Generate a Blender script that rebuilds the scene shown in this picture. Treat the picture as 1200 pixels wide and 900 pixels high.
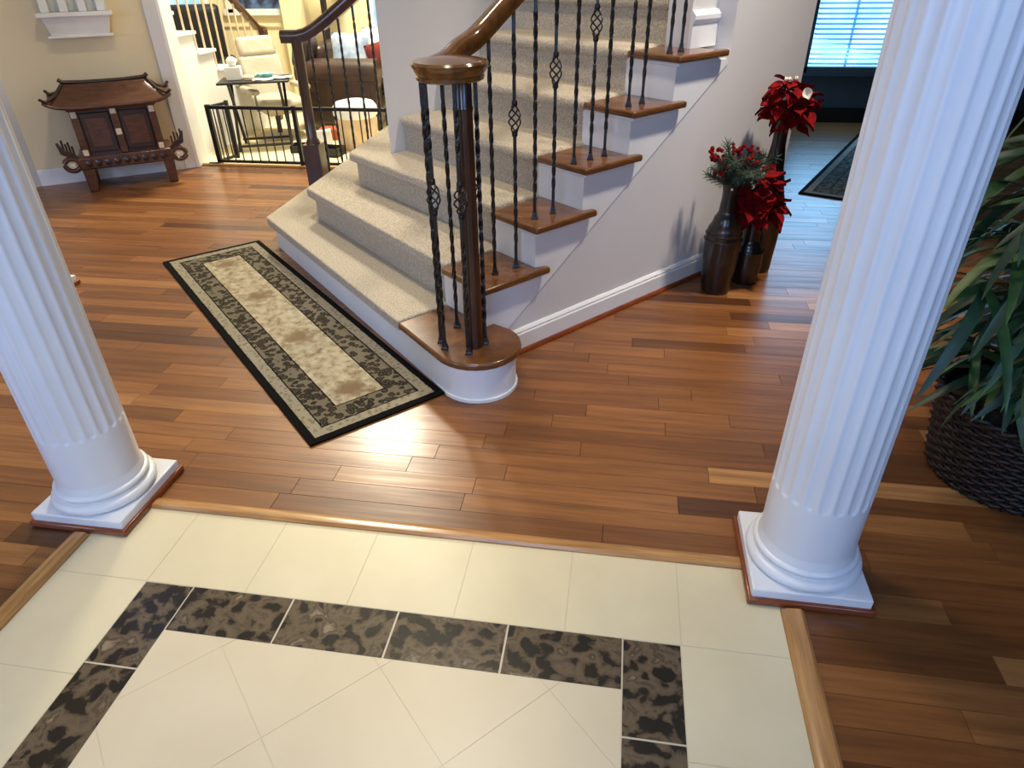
import bpy, bmesh, math, random
from mathutils import Vector, Matrix, Euler
random.seed(7)
C = bpy.context.scene.collection
for o in list(bpy.data.objects): bpy.data.objects.remove(o)
sc = bpy.context.scene
PI = math.pi

# ------------------------------------------------------------------ camera
CAM = Vector((1.27242, -1.16400, 1.52151))
r_ = Vector((0.98823981, 0.15232662, -0.01336719)); u_ = Vector((-0.07081994, 0.53341975, 0.84288072)); f_ = Vector((-0.1355235, 0.83202161, -0.5379344))
cam_d = bpy.data.cameras.new('camera'); cam = bpy.data.objects.new('camera', cam_d); C.objects.link(cam)
M = Matrix((r_, u_, -f_)).transposed().to_4x4(); M.translation = CAM; cam.matrix_world = M
cam_d.sensor_width = 36.0; cam_d.lens = 36.0 * 791.2265 / 1200.0; cam_d.clip_start = 0.02
sc.camera = cam
def project(P):
    d = Vector(P) - CAM; z = d.dot(f_)
    if z < 0.05: return None
    return 600 + 791.23 * d.dot(r_) / z, 450 - 791.23 * d.dot(u_) / z, z

# ------------------------------------------------------------------ world, lights, exposure
w = bpy.data.worlds.new('world'); sc.world = w; w.use_nodes = True
w.node_tree.nodes['Background'].inputs[0].default_value = (0.55, 0.72, 1.0, 1); w.node_tree.nodes['Background'].inputs[1].default_value = 0.5
def area(name, loc, target, power, col, sx, sy=None, shape='RECTANGLE', spread=None):
    d = bpy.data.lights.new(name, 'AREA'); d.energy = power; d.color = col; d.shape = shape; d.size = sx
    if sy: d.size_y = sy
    if spread: d.spread = math.radians(spread)
    o = bpy.data.objects.new(name, d); C.objects.link(o); o.location = loc
    o.rotation_euler = (Vector(target) - Vector(loc)).to_track_quat('-Z', 'Y').to_euler()
    return o
WARM = (1.0, 0.86, 0.64); BLUE = (0.30, 0.53, 1.0)
area('foyer_ceiling_lamp', (0.1, 1.75, 4.6), (-0.15, 1.95, 0), 30, WARM, 0.5, shape='DISK', spread=125)
area('entry_ceiling_lamp', (0.75, 0.35, 2.95), (0.72, 0.4, 0), 3.1, (1.0, 0.89, 0.62), 0.3, shape='DISK', spread=66)
area('hall_ceiling_lamp', (2.75, 1.7, 4.2), (1.75, 2.3, 0.9), 13.5, (1.0, 0.88, 0.74), 0.3, shape='DISK', spread=60)
area('family_room_lamp', (-1.7, 6.3, 4.3), (-1.7, 6.2, 0), 300, (1.0, 0.94, 0.74), 0.9, shape='DISK')
area('dining_window_daylight', (3.3, -2.38, 1.5), (3.0, 1, 1.0), 50, BLUE, 1.6, 1.7)
area('front_door_daylight', (0.6, -2.38, 1.5), (0.6, 1, 0.9), 64, BLUE, 1.2, 2.0)
area('living_window_daylight', (-3.0, -2.38, 1.5), (-3.0, 1, 1.1), 90, (0.36, 0.56, 1.0), 1.6, 1.7)
area('hall_window_daylight', (3.3, 6.42, 1.2), (3.0, 3.5, 0), 15, (0.30, 0.64, 1.0), 1.0, 1.3)
sc.view_settings.view_transform = 'Standard'; sc.view_settings.look = 'None'; sc.view_settings.gamma = 1.0
sc.view_settings.use_curve_mapping = False; sc.view_settings.exposure = 0.45

# ------------------------------------------------------------------ materials
def s2l(c): return tuple((v / 12.92 if v <= 0.04045 else ((v + 0.055) / 1.055) ** 2.4) for v in [x / 255 for x in c]) + (1,)
MATS = {}
def new_mat(name):
    m = bpy.data.materials.new(name); m.use_nodes = True; MATS[name] = m
    return m, m.node_tree.nodes, m.node_tree.links, m.node_tree.nodes['Principled BSDF']
def ramp(N, L, src, stops):
    r = N.new('ShaderNodeValToRGB'); e = r.color_ramp.elements
    while len(e) < len(stops): e.new(0.5)
    for i, (p, c) in enumerate(stops): e[i].position = p; e[i].color = c
    L.new(src, r.inputs[0]); return r.outputs[0]
def noise(N, L, vec, scale, detail=3, rough=0.5):
    n = N.new('ShaderNodeTexNoise'); n.inputs['Scale'].default_value = scale; n.inputs['Detail'].default_value = detail; n.inputs['Roughness'].default_value = rough
    if vec: L.new(vec, n.inputs['Vector'])
    return n.outputs['Fac']
def bump(N, L, B, h, strength, dist=0.01):
    b = N.new('ShaderNodeBump'); b.inputs['Strength'].default_value = strength; b.inputs['Distance'].default_value = dist
    L.new(h, b.inputs['Height']); L.new(b.outputs[0], B.inputs['Normal'])
def mapping(N, L, vec, scale=(1, 1, 1), rot=(0, 0, 0), loc=(0, 0, 0)):
    m = N.new('ShaderNodeMapping'); m.inputs['Scale'].default_value = scale; m.inputs['Rotation'].default_value = rot; m.inputs['Location'].default_value = loc
    L.new(vec, m.inputs['Vector']); return m.outputs[0]
def pos(N): return N.new('ShaderNodeNewGeometry').outputs['Position']
def objc(N): return N.new('ShaderNodeTexCoord').outputs['Object']
def mix(N, L, fac, a, b, mode='MIX'):
    m = N.new('ShaderNodeMix'); m.data_type = 'RGBA'; m.blend_type = mode
    for i, v in ((0, fac), (6, a), (7, b)):
        if hasattr(v, 'is_linked'): L.new(v, m.inputs[i])
        else: m.inputs[i].default_value = v
    return m.outputs[2]
def math_(N, L, op, a, b=None, c=None):
    m = N.new('ShaderNodeMath'); m.operation = op
    for i, v in enumerate((a, b, c)):
        if v is None: continue
        if hasattr(v, 'is_linked'): L.new(v, m.inputs[i])
        else: m.inputs[i].default_value = v
    return m.outputs[0]
def mottled(name, c1, c2, scale=8, rough=0.5, spec=0.5, bmp=0.0, bscale=60, metallic=0, coat=0, stretch=(1, 1, 1), detail=3, sheen=0):
    m, N, L, B = new_mat(name); v = mapping(N, L, objc(N), stretch)
    L.new(ramp(N, L, noise(N, L, v, scale, detail), [(0.35, s2l(c1)), (0.65, s2l(c2))]), B.inputs['Base Color'])
    B.inputs['Roughness'].default_value = rough; B.inputs['Specular IOR Level'].default_value = spec; B.inputs['Metallic'].default_value = metallic
    B.inputs['Coat Weight'].default_value = coat; B.inputs['Coat Roughness'].default_value = 0.1; B.inputs['Sheen Weight'].default_value = sheen
    if bmp: bump(N, L, B, noise(N, L, v, bscale, 2), bmp)
    return m
mottled('white_paint', (232, 232, 230), (238, 238, 236), 3, 0.35)
mottled('column_paint', (226, 226, 228), (232, 232, 234), 3, 0.3)
mottled('wall_paint', (214, 211, 208), (219, 216, 213), 2, 0.75, bmp=0.05, bscale=120)
mottled('wall_cream', (224, 206, 166), (230, 212, 172), 2, 0.8, bmp=0.05, bscale=120)
mottled('wall_yellow', (240, 224, 178), (245, 230, 188), 2, 0.8)
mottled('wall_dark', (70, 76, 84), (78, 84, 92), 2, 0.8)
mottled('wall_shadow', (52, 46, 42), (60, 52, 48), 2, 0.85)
mottled('ceiling_paint', (225, 222, 215), (230, 227, 220), 2, 0.9)
mottled('carpet_cream', (176, 163, 141), (222, 208, 184), 130, 0.95, 0.1, 1.0, 200, sheen=0.2)
mottled('carpet_room', (226, 212, 170), (238, 226, 190), 60, 0.95, 0.1, 0.5, 200)
mottled('iron', (14, 12, 11), (26, 22, 20), 40, 0.4, 0.5, 0.2, 90)
mottled('gate_metal', (10, 10, 10), (16, 15, 15), 10, 0.4)
mottled('chrome', (150, 150, 150), (180, 180, 180), 10, 0.2, metallic=1)
mottled('white_leather', (178, 168, 148), (190, 180, 160), 8, 0.5, bmp=0.1)
mottled('brown_leather', (44, 27, 20), (62, 39, 29), 6, 0.4, bmp=0.15)
mottled('dark_plastic', (16, 16, 18), (26, 26, 28), 5, 0.5)
mottled('paper', (236, 238, 240), (246, 246, 246), 5, 0.7)
mottled('teal_print', (70, 150, 150), (150, 200, 195), 30, 0.6)
mottled('orange_card', (150, 70, 40), (175, 88, 50), 10, 0.7)
mottled('blue_fabric', (130, 150, 178), (190, 200, 212), 9, 0.9)
mottled('white_fabric', (215, 215, 220), (235, 235, 240), 9, 0.9)
mottled('red_fabric', (84, 22, 20), (120, 34, 30), 12, 0.9)
mottled('peach_fabric', (214, 186, 150), (228, 204, 170), 9, 0.9)
mottled('stool_white', (225, 230, 235), (240, 243, 246), 4, 0.5)
mottled('shelf_white', (224, 220, 208), (234, 230, 220), 4, 0.5)
mottled('bone_inlay', (200, 186, 160), (225, 212, 190), 60, 0.5)
mottled('vase_brown', (26, 17, 12), (44, 30, 21), 16, 0.28, bmp=0.25, bscale=40, coat=0.4, stretch=(1, 1, 0.4))
mottled('petal_red', (100, 2, 8), (132, 6, 12), 30, 0.85, 0.15, bmp=0.2, bscale=80)
mottled('petal_cream', (225, 215, 185), (240, 232, 208), 30, 0.6)
mottled('pine_green', (24, 40, 28), (52, 72, 52), 30, 0.7)
mottled('stem_brown', (50, 36, 22), (84, 62, 36), 20, 0.7)
mottled('moss', (44, 32, 18), (84, 64, 34), 40, 0.95, bmp=0.8)
mottled('leaf_a', (36, 66, 34), (62, 96, 50), 14, 0.45)
mottled('leaf_b', (26, 50, 34), (46, 76, 50), 14, 0.45)
mottled('leaf_c', (84, 104, 52), (112, 128, 70), 14, 0.45)
mottled('cane', (120, 92, 48), (150, 118, 66), 20, 0.6)
mottled('wicker', (18, 11, 8), (42, 26, 18), 30, 0.5, bmp=0.3)
mottled('metal_pole', (40, 30, 26), (50, 38, 32), 8, 0.4)
mottled('rug_edge', (10, 9, 8), (20, 18, 15), 80, 0.95, 0.1)
mottled('shade_green', (110, 110, 60), (130, 128, 76), 8, 0.8)

def wood(name, dark, light, axis=(1.2, 22, 22), rough=0.25, coat=0.3, sc_=1.0, bmp=0.03):
    m, N, L, B = new_mat(name); v = mapping(N, L, objc(N), axis)
    n = noise(N, L, v, 2.2 * sc_, 6, 0.62)
    L.new(ramp(N, L, n, [(0.3, s2l(dark)), (0.7, s2l(light))]), B.inputs['Base Color'])
    B.inputs['Roughness'].default_value = rough; B.inputs['Coat Weight'].default_value = coat; B.inputs['Coat Roughness'].default_value = 0.12
    bump(N, L, B, n, bmp); return m
wood('oak_tread', (82, 50, 25), (124, 79, 42), (6, 6, 40))
wood('oak_strip', (150, 104, 56), (196, 146, 88), (2, 30, 30))
wood('oak_strip_y', (150, 104, 56), (196, 146, 88), (30, 2, 30))
wood('shoe_wood', (104, 48, 22), (140, 70, 34), (6, 6, 30))
wood('rail_wood', (80, 48, 20), (122, 78, 34), (10, 10, 10), 0.18, 0.6)
wood('newel_wood', (44, 25, 16), (74, 43, 28), (14, 14, 2), 0.28, 0.4)
wood('rosewood', (54, 27, 13), (98, 56, 28), (5, 20, 20), 0.35, 0.3)
wood('rosewood_dark', (32, 15, 9), (58, 29, 16), (5, 20, 20), 0.35, 0.3)

def plank_mat():
    m, N, L, B = new_mat('plank_wood')
    at = N.new('ShaderNodeVertexColor'); at.layer_name = 'tone'
    sep = N.new('ShaderNodeSeparateColor'); L.new(at.outputs[0], sep.inputs[0])
    P = pos(N)
    cmb = N.new('ShaderNodeCombineXYZ'); L.new(math_(N, L, 'MULTIPLY', sep.outputs[1], 37.0), cmb.inputs[0]); L.new(math_(N, L, 'MULTIPLY', sep.outputs[2], 11.0), cmb.inputs[2])
    add = N.new('ShaderNodeVectorMath'); L.new(mapping(N, L, P, (1.3, 26, 1)), add.inputs[0]); L.new(cmb.outputs[0], add.inputs[1])
    n1 = noise(N, L, add.outputs[0], 1.6, 6, 0.6)
    n2 = noise(N, L, add.outputs[0], 9, 3, 0.6)
    base = ramp(N, L, sep.outputs[0], [(0.0, s2l((92, 54, 26))), (0.35, s2l((130, 81, 41))), (0.7, s2l((152, 99, 53))), (1.0, s2l((186, 133, 78)))])
    g = ramp(N, L, n1, [(0.28, (0.55, 0.5, 0.46, 1)), (0.62, (1.06, 1.06, 1.06, 1))])
    g2 = ramp(N, L, n2, [(0.3, (0.86, 0.85, 0.84, 1)), (0.6, (1, 1, 1, 1))])
    L.new(mix(N, L, 1.0, mix(N, L, 1.0, base, g, 'MULTIPLY'), g2, 'MULTIPLY'), B.inputs['Base Color'])
    L.new(ramp(N, L, n1, [(0.3, (0.42,) * 3 + (1,)), (0.7, (0.30,) * 3 + (1,))]), B.inputs['Roughness'])
    B.inputs['Coat Weight'].default_value = 0.12; B.inputs['Coat Roughness'].default_value = 0.16
    bump(N, L, B, n1, 0.035, 0.004)
plank_mat()
def marble_mat():
    m, N, L, B = new_mat('dark_marble'); P = pos(N)
    oi = N.new('ShaderNodeObjectInfo'); cmb = N.new('ShaderNodeCombineXYZ'); L.new(math_(N, L, 'MULTIPLY', oi.outputs['Random'], 20.0), cmb.inputs[2])
    n = N.new('ShaderNodeTexNoise'); n.inputs['Scale'].default_value = 9; n.inputs['Detail'].default_value = 4; L.new(P, n.inputs['Vector'])
    a = N.new('ShaderNodeVectorMath'); a.operation = 'MULTIPLY_ADD'; L.new(n.outputs['Color'], a.inputs[0]); a.inputs[1].default_value = (0.09, 0.09, 0.09); L.new(P, a.inputs[2])
    a2 = N.new('ShaderNodeVectorMath'); L.new(a.outputs[0], a2.inputs[0]); L.new(cmb.outputs[0], a2.inputs[1])
    vo = N.new('ShaderNodeTexVoronoi'); vo.feature = 'SMOOTH_F1'; vo.inputs['Scale'].default_value = 27; vo.inputs['Randomness'].default_value = 1.0; L.new(a2.outputs[0], vo.inputs['Vector'])
    n3 = noise(N, L, a2.outputs[0], 42, 4, 0.65); big = noise(N, L, a2.outputs[0], 8, 5, 0.6)
    d = math_(N, L, 'ADD', vo.outputs['Distance'], math_(N, L, 'MULTIPLY', math_(N, L, 'SUBTRACT', n3, 0.5), 0.55))
    d = math_(N, L, 'ADD', d, math_(N, L, 'MULTIPLY', math_(N, L, 'SUBTRACT', big, 0.5), 0.7))
    L.new(ramp(N, L, d, [(0.26, s2l((30, 24, 18))), (0.36, s2l((42, 33, 25))), (0.42, s2l((84, 70, 52))), (0.56, s2l((104, 88, 67))), (0.66, s2l((72, 58, 43))), (0.80, s2l((136, 120, 98)))]), B.inputs['Base Color']); B.inputs['Roughness'].default_value = 0.25
marble_mat()
def tile_mat(name, c1, c2):
    m, N, L, B = new_mat(name); P = pos(N)
    n = noise(N, L, mapping(N, L, P, (1, 1, 1), (0, 0, 0.5)), 3.0, 5, 0.6)
    L.new(ramp(N, L, n, [(0.3, s2l(c1)), (0.7, s2l(c2))]), B.inputs['Base Color'])
    B.inputs['Roughness'].default_value = 0.36; bump(N, L, B, noise(N, L, P, 4), 0.03)
tile_mat('tile_border', (214, 199, 162), (224, 210, 174))
tile_mat('tile_cream', (210, 193, 160), (218, 202, 170))
tile_mat('grout', (196, 184, 158), (206, 194, 168))
tile_mat('grout_light', (226, 220, 206), (232, 226, 214))
def emit_mat(name, c1, c2, strength, scale):
    m, N, L, B = new_mat(name)
    col = ramp(N, L, noise(N, L, objc(N), scale, 2), [(0.4, c1), (0.6, c2)])
    L.new(col, B.inputs['Emission Color']); B.inputs['Emission Strength'].default_value = strength; B.inputs['Base Color'].default_value = (0.02, 0.02, 0.03, 1); B.inputs['Roughness'].default_value = 0.3
emit_mat('sky_pane', (0.2, 0.5, 0.92, 1), (0.3, 0.62, 1.0, 1), 2.3, 3)
emit_mat('sky_pane_far', (0.3, 0.62, 1.0, 1), (0.55, 0.8, 1.0, 1), 1.0, 6)
emit_mat('night_pane', (0.01, 0.015, 0.03, 1), (0.14, 0.24, 0.36, 1), 0.8, 7)
mottled('blind_slat', (190, 210, 225), (205, 222, 235), 6, 0.5)
m_ = MATS['blind_slat']; N_ = m_.node_tree.nodes; L_ = m_.node_tree.links
tr_ = N_.new('ShaderNodeBsdfTranslucent'); tr_.inputs[0].default_value = (0.6, 0.8, 0.95, 1); mx_ = N_.new('ShaderNodeMixShader'); mx_.inputs[0].default_value = 0.6
L_.new(N_['Principled BSDF'].outputs[0], mx_.inputs[1]); L_.new(tr_.outputs[0], mx_.inputs[2]); L_.new(mx_.outputs[0], N_['Material Output'].inputs[0])

def rug_mat(name, hw, hl, fld1, fld2, spot, band1, band2, lite1, lite2):
    # object coords: x across (half width hw), y along (half length hl)
    m, N, L, B = new_mat(name); O = objc(N); sx = N.new('ShaderNodeSeparateXYZ'); L.new(O, sx.inputs[0])
    dx = math_(N, L, 'SUBTRACT', hw, math_(N, L, 'ABSOLUTE', sx.outputs[0])); dy = math_(N, L, 'SUBTRACT', hl, math_(N, L, 'ABSOLUTE', sx.outputs[1]))
    d = math_(N, L, 'MINIMUM', dx, dy)
    # field
    nf = noise(N, L, O, 26, 4, 0.7)
    field = ramp(N, L, nf, [(0.34, s2l(spot)), (0.48, s2l(fld1)), (0.64, s2l(fld2))])
    # medallions every 0.6 m along
    wy = math_(N, L, 'PINGPONG', math_(N, L, 'ADD', sx.outputs[1], 0.28), 0.28)
    rr = math_(N, L, 'SQRT', math_(N, L, 'ADD', math_(N, L, 'POWER', sx.outputs[0], 2.0), math_(N, L, 'POWER', wy, 2.0)))
    rr = math_(N, L, 'ADD', rr, math_(N, L, 'MULTIPLY', math_(N, L, 'SUBTRACT', nf, 0.5), 0.11))
    field = mix(N, L, ramp(N, L, rr, [(0.035, (1, 1, 1, 1)), (0.085, (0, 0, 0, 1))]), field, s2l(spot))
    vo = N.new('ShaderNodeTexVoronoi'); vo.inputs['Scale'].default_value = 30; L.new(O, vo.inputs['Vector'])
    nb = noise(N, L, O, 34, 3, 0.65)
    vb = math_(N, L, 'ADD', vo.outputs['Distance'], math_(N, L, 'MULTIPLY', nb, 0.9))
    band = ramp(N, L, vb, [(0.60, s2l(band1)), (0.70, s2l(band2)), (0.78, s2l(band1)), (0.90, s2l(band1)), (0.98, s2l(band2)), (1.08, s2l(lite2))])
    vo2 = N.new('ShaderNodeTexVoronoi'); vo2.inputs['Scale'].default_value = 46; L.new(O, vo2.inputs['Vector'])
    lite = ramp(N, L, vo2.outputs['Distance'], [(0.15, s2l(lite2)), (0.5, s2l(lite1))])
    dn = math_(N, L, 'ADD', d, math_(N, L, 'MULTIPLY', math_(N, L, 'SUBTRACT', nb, 0.5), 0.006))
    def step(v): return math_(N, L, 'GREATER_THAN', dn, v)
    edge = s2l((12, 11, 10))
    c = mix(N, L, step(0.032), edge, lite); c = mix(N, L, step(0.078), c, edge); c = mix(N, L, step(0.084), c, band)
    c = mix(N, L, step(0.178), c, edge); c = mix(N, L, step(0.184), c, field)
    L.new(c, B.inputs['Base Color']); B.inputs['Roughness'].default_value = 0.95; B.inputs['Specular IOR Level'].default_value = 0.1
    bump(N, L, B, noise(N, L, O, 300, 2), 0.5)
rug_mat('rug_runner', 0.29, 1.115, (164, 152, 126), (186, 174, 148), (130, 109, 83), (44, 39, 32), (82, 74, 60), (150, 141, 120), (112, 103, 86))
rug_mat('rug_hall', 0.55, 1.15, (104, 99, 90), (136, 130, 118), (40, 37, 34), (62, 58, 54), (104, 98, 92), (160, 156, 148), (120, 116, 110))

# ------------------------------------------------------------------ mesh builder
class MB:
    def __init__(s): s.v = []; s.f = []
    def add(s, vs, fs):
        b = len(s.v); s.v += [tuple(v) for v in vs]; s.f += [tuple(b + i for i in f) for f in fs]; return s
    def box(s, c, d, rz=0, mtx=None):
        x, y, z = d[0] / 2, d[1] / 2, d[2] / 2
        vs = [Vector((a, b, e)) for e in (-z, z) for a, b in ((-x, -y), (x, -y), (x, y), (-x, y))]
        R = Matrix.Rotation(rz, 3, 'Z') if mtx is None else mtx
        return s.add([R @ v + Vector(c) for v in vs], [(3, 2, 1, 0), (4, 5, 6, 7), (0, 1, 5, 4), (1, 2, 6, 5), (2, 3, 7, 6), (3, 0, 4, 7)])
    def mm(s, x0, x1, y0, y1, z0, z1): return s.box(((x0 + x1) / 2, (y0 + y1) / 2, (z0 + z1) / 2), (x1 - x0, y1 - y0, z1 - z0))
    def prism(s, poly, z0, z1):            # plan polygon, counter-clockwise
        n = len(poly)
        a = sum(poly[i][0] * poly[(i + 1) % n][1] - poly[(i + 1) % n][0] * poly[i][1] for i in range(n))
        if a < 0: poly = poly[::-1]
        vs = [(p[0], p[1], z0) for p in poly] + [(p[0], p[1], z1) for p in poly]
        return s.add(vs, [tuple(range(n - 1, -1, -1)), tuple(range(n, 2 * n))] + [(i, (i + 1) % n, n + (i + 1) % n, n + i) for i in range(n)])
    def extrude(s, A, Bv):                 # two matching 3-D loops
        n = len(A); return s.add(list(A) + list(Bv), [tuple(range(n - 1, -1, -1)), tuple(range(n, 2 * n))] + [(i, (i + 1) % n, n + (i + 1) % n, n + i) for i in range(n)])
    def lathe(s, prof, c=(0, 0, 0), n=32, cap=True):
        vs = [(c[0] + r * math.cos(2 * PI * j / n), c[1] + r * math.sin(2 * PI * j / n), c[2] + z) for r, z in prof for j in range(n)]
        fs = [(i * n + j, i * n + (j + 1) % n, (i + 1) * n + (j + 1) % n, (i + 1) * n + j) for i in range(len(prof) - 1) for j in range(n)]
        if cap: fs += [tuple(range(n - 1, -1, -1)), tuple((len(prof) - 1) * n + j for j in range(n))]
        return s.add(vs, fs)
    def sweep(s, path, prof, closed=False, up=Vector((0, 0, 1)), scales=None):
        path = [Vector(p) for p in path]; m = len(prof); n = len(path); vs = []
        for i, p in enumerate(path):
            if closed: t = path[(i + 1) % n] - path[i - 1]
            else: t = path[min(i + 1, n - 1)] - path[max(i - 1, 0)]
            t.normalize(); u = up if abs(t.dot(up)) < 0.98 else Vector((1, 0, 0))
            a = t.cross(u).normalized(); b = a.cross(t).normalized(); k = scales[i] if scales else 1
            vs += [p + a * x * k + b * y * k for x, y in prof]
        R = n if closed else n - 1
        fs = [(i * m + j, i * m + (j + 1) % m, ((i + 1) % n) * m + (j + 1) % m, ((i + 1) % n) * m + j) for i in range(R) for j in range(m)]
        if not closed: fs += [tuple(range(m - 1, -1, -1)), tuple((n - 1) * m + j for j in range(m))]
        return s.add(vs, fs)
    def tube(s, path, r, n=8, closed=False, scales=None): return s.sweep(path, [(r * math.cos(2 * PI * j / n), r * math.sin(2 * PI * j / n)) for j in range(n)], closed, scales=scales)
    def bar(s, a, b, w=0.02): return s.sweep([a, b], [(-w / 2, -w / 2), (w / 2, -w / 2), (w / 2, w / 2), (-w / 2, w / 2)])
    def mesh(s, name, smooth=False):
        me = bpy.data.meshes.new(name); me.from_pydata(s.v, [], s.f); me.update()
        bm = bmesh.new(); bm.from_mesh(me); bmesh.ops.recalc_face_normals(bm, faces=bm.faces); bm.to_mesh(me); bm.free()
        if smooth:
            for p in me.polygons: p.use_smooth = True
            try: me.set_sharp_from_angle(angle=math.radians(smooth if smooth is not True else 45))
            except Exception: pass
        return me
    def build(s, name, mat, parent=None, smooth=False, bevel=0, seg=2, world=False, subsurf=0):
        if world and parent: s.v = [(Vector(v) - parent.location)[:] for v in s.v]
        me = s.mesh(name, smooth or (bevel and 40)); return link(name, me, mat, parent, bevel, seg, subsurf)
def link(name, me, mat, parent=None, bevel=0, seg=2, subsurf=0, loc=None, rot=None, scale=None):
    o = bpy.data.objects.new(name, me); C.objects.link(o)
    if mat and not me.materials: me.materials.append(MATS[mat])
    if parent: o.parent = parent
    if bevel:
        b = o.modifiers.new('bevel', 'BEVEL'); b.width = bevel; b.segments = seg; b.limit_method = 'ANGLE'; b.angle_limit = math.radians(40)
    if subsurf: q = o.modifiers.new('sub', 'SUBSURF'); q.levels = q.render_levels = subsurf
    if loc is not None: o.location = loc
    if rot is not None: o.rotation_euler = rot
    if scale is not None: o.scale = scale
    return o
def tag(o, label, cat, group=None):
    o['label'] = label; o['category'] = cat
    if group: o['group'] = group
    return o
def thing(name, label, cat, loc=(0, 0, 0), rz=0, group=None):
    o = bpy.data.objects.new(name, None); C.objects.link(o); o.location = loc; o.rotation_euler = (0, 0, rz); o.empty_display_size = 0.1
    return tag(o, label, cat, group)
def struct(o, label=None):
    o['kind'] = 'structure'
    if label: o['label'] = label
    return o
def rnd(a, b): return random.uniform(a, b)

# stair frame: s runs up the stairs, t across them towards the left
ANG = 0.8550886; OX, OY = 0.77066, 1.28074; RISE = 0.18947; RUN = 0.27740
cA, sA = math.cos(ANG), math.sin(ANG)
def L2(s, t): return (OX + s * cA - t * sA, OY + s * sA + t * cA)
def L3(s, t, z): return L2(s, t) + (z,)
# left wall frame
W0 = Vector((-3.29, 3.61)); WD = Vector((0.8196, 0.5729)); WN = Vector((0.5729, -0.8196)); WANG = math.atan2(WD.y, WD.x)
def W2(a, off=0): p = W0 + WD * a + WN * off; return (p.x, p.y)

# ================================================================== STRUCTURE
# --- hardwood floor
TX0, TX1, TY = -0.35, 1.85, 0.33           # tile area: x range and far edge
FYB = 4.36                                  # far edge of the boards on the left, before the family room carpet
floor = struct(MB().prism([(-6.4, -2.4), (5.6, -2.4), (5.6, 7.2), (0.3, 7.2), (0.3, FYB + .02), (-6.4, FYB + .02)], -0.12, -0.012).build('floor', 'rug_edge'), 'brown hardwood strip floor of the foyer and hall')
PW = 0.083
planks = []
row = 0; y = TY - PW * 34
while y < 7.1:
    y0, y1 = y, y + PW
    spans = []
    xmin, xmax = (-6.3, 5.5) if y1 <= FYB + 0.01 else (0.35, 5.5)
    if y0 < TY - 0.01: spans = [(xmin, TX0), (TX1, xmax)]
    else: spans = [(xmin, xmax)]
    for a, b in spans:
        x = a - rnd(0, 0.5)
        while x < b - 0.02:
            l = random.choice((rnd(0.28, 0.6), rnd(0.5, 1.0), rnd(0.6, 1.25)))
            x0, x1 = max(x, a), min(x + l, b)
            if x1 - x0 > 0.05: planks.append((x0, x1, y0, y1))
            x += l
    y += PW
def plank_mesh(lst, name):
    vs = []; fs = []; cols = []
    for (x0, x1, y0, y1), tone in lst:
        g = 0.0005; dz = rnd(-0.0004, 0.0004); b = len(vs); e = 0.0005
        for (z, ee) in ((-0.012, 0), (-0.0012 + dz, 0), (dz, e)):
            vs += [(x0 + g + ee, y0 + g + ee, z), (x1 - g - ee, y0 + g + ee, z), (x1 - g - ee, y1 - g - ee, z), (x0 + g + ee, y1 - g - ee, z)]
        f = [(b + 8, b + 9, b + 10, b + 11)]
        for k in (0, 4):
            for j in range(4): f.append((b + k + j, b + k + (j + 1) % 4, b + k + 4 + (j + 1) % 4, b + k + 4 + j))
        fs += f; cols += [tone] * (len(f) * 4)
    me = bpy.data.meshes.new(name); me.from_pydata(vs, [], fs)
    ca = me.color_attributes.new('tone', 'FLOAT_COLOR', 'CORNER')
    for i, c in enumerate(cols): ca.data[i].color = c
    me.materials.append(MATS['plank_wood']); return me
def plank_size(p):
    best = 0; c = ((p[0] + p[1]) / 2, (p[2] + p[3]) / 2, 0)
    for xx in (p[0], c[0], p[1]):
        q = project((xx, c[1], 0))
        if q and -10 < q[0] < 1210 and -10 < q[1] < 910: best = max(best, (p[1] - p[0]) * (p[3] - p[2]) / q[2] ** 2 / (0.3 + q[2]))
    return best
planks.sort(key=plank_size, reverse=True)
def tone(): return (min(1, max(0, random.gauss(0.45, 0.2))), random.random(), random.random(), 1)
tp = [(p, tone()) for p in planks]
for it in tp[:300]:
    (x0, x1, y0, y1), tn = it
    cx, cy = (x0 + x1) / 2, (y0 + y1) / 2
    me = plank_mesh([((x0 - cx, x1 - cx, y0 - cy, y1 - cy), tn)], 'plank'); link('plank', me, None, floor, loc=(cx, cy, 0))
o = link('plank_field', plank_mesh(tp[300:], 'plank_field'), None, floor); o['kind'] = 'stuff'

# --- tiled entry
tfl = struct(MB().mm(TX0, TX1, -2.4, TY, -0.12, -0.0010).build('floor_tile', 'grout'), 'cream and dark marble tiled entry floor')
def tile(name, poly, mat, z=0.0, gap=0.001):
    bm = MB(); c = Vector((sum(p[0] for p in poly) / len(poly), sum(p[1] for p in poly) / len(poly)))
    q = []
    for p in poly:
        v = Vector(p) - c; k = max(0.2, (v.length - gap * 1.4) / v.length) if v.length > 0 else 1; q.append(v * k)
    bm.prism([(v.x, v.y) for v in q], -0.011, z)
    o = link(name, bm.mesh(name), mat, tfl, loc=(c.x, c.y, 0)); return o
def clip(poly, x0, x1, y0, y1):
    def cut(P, f, ix):
        out = []
        for i in range(len(P)):
            a, b = P[i], P[(i + 1) % len(P)]; fa, fb = f(a), f(b)
            if fa >= 0: out.append(a)
            if (fa >= 0) != (fb >= 0):
                t = fa / (fa - fb); out.append((a[0] + t * (b[0] - a[0]), a[1] + t * (b[1] - a[1])))
        return out
    for f in (lambda p: p[0] - x0, lambda p: x1 - p[0], lambda p: p[1] - y0, lambda p: y1 - p[1]):
        if len(poly) < 3: return []
        poly = cut(poly, f, 0)
    return poly
BW = 0.1482; TL = 0.3048; XR = 2 * BW + 4 * TL      # dark band: outer x 0..XR, far edge y = 0
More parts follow.
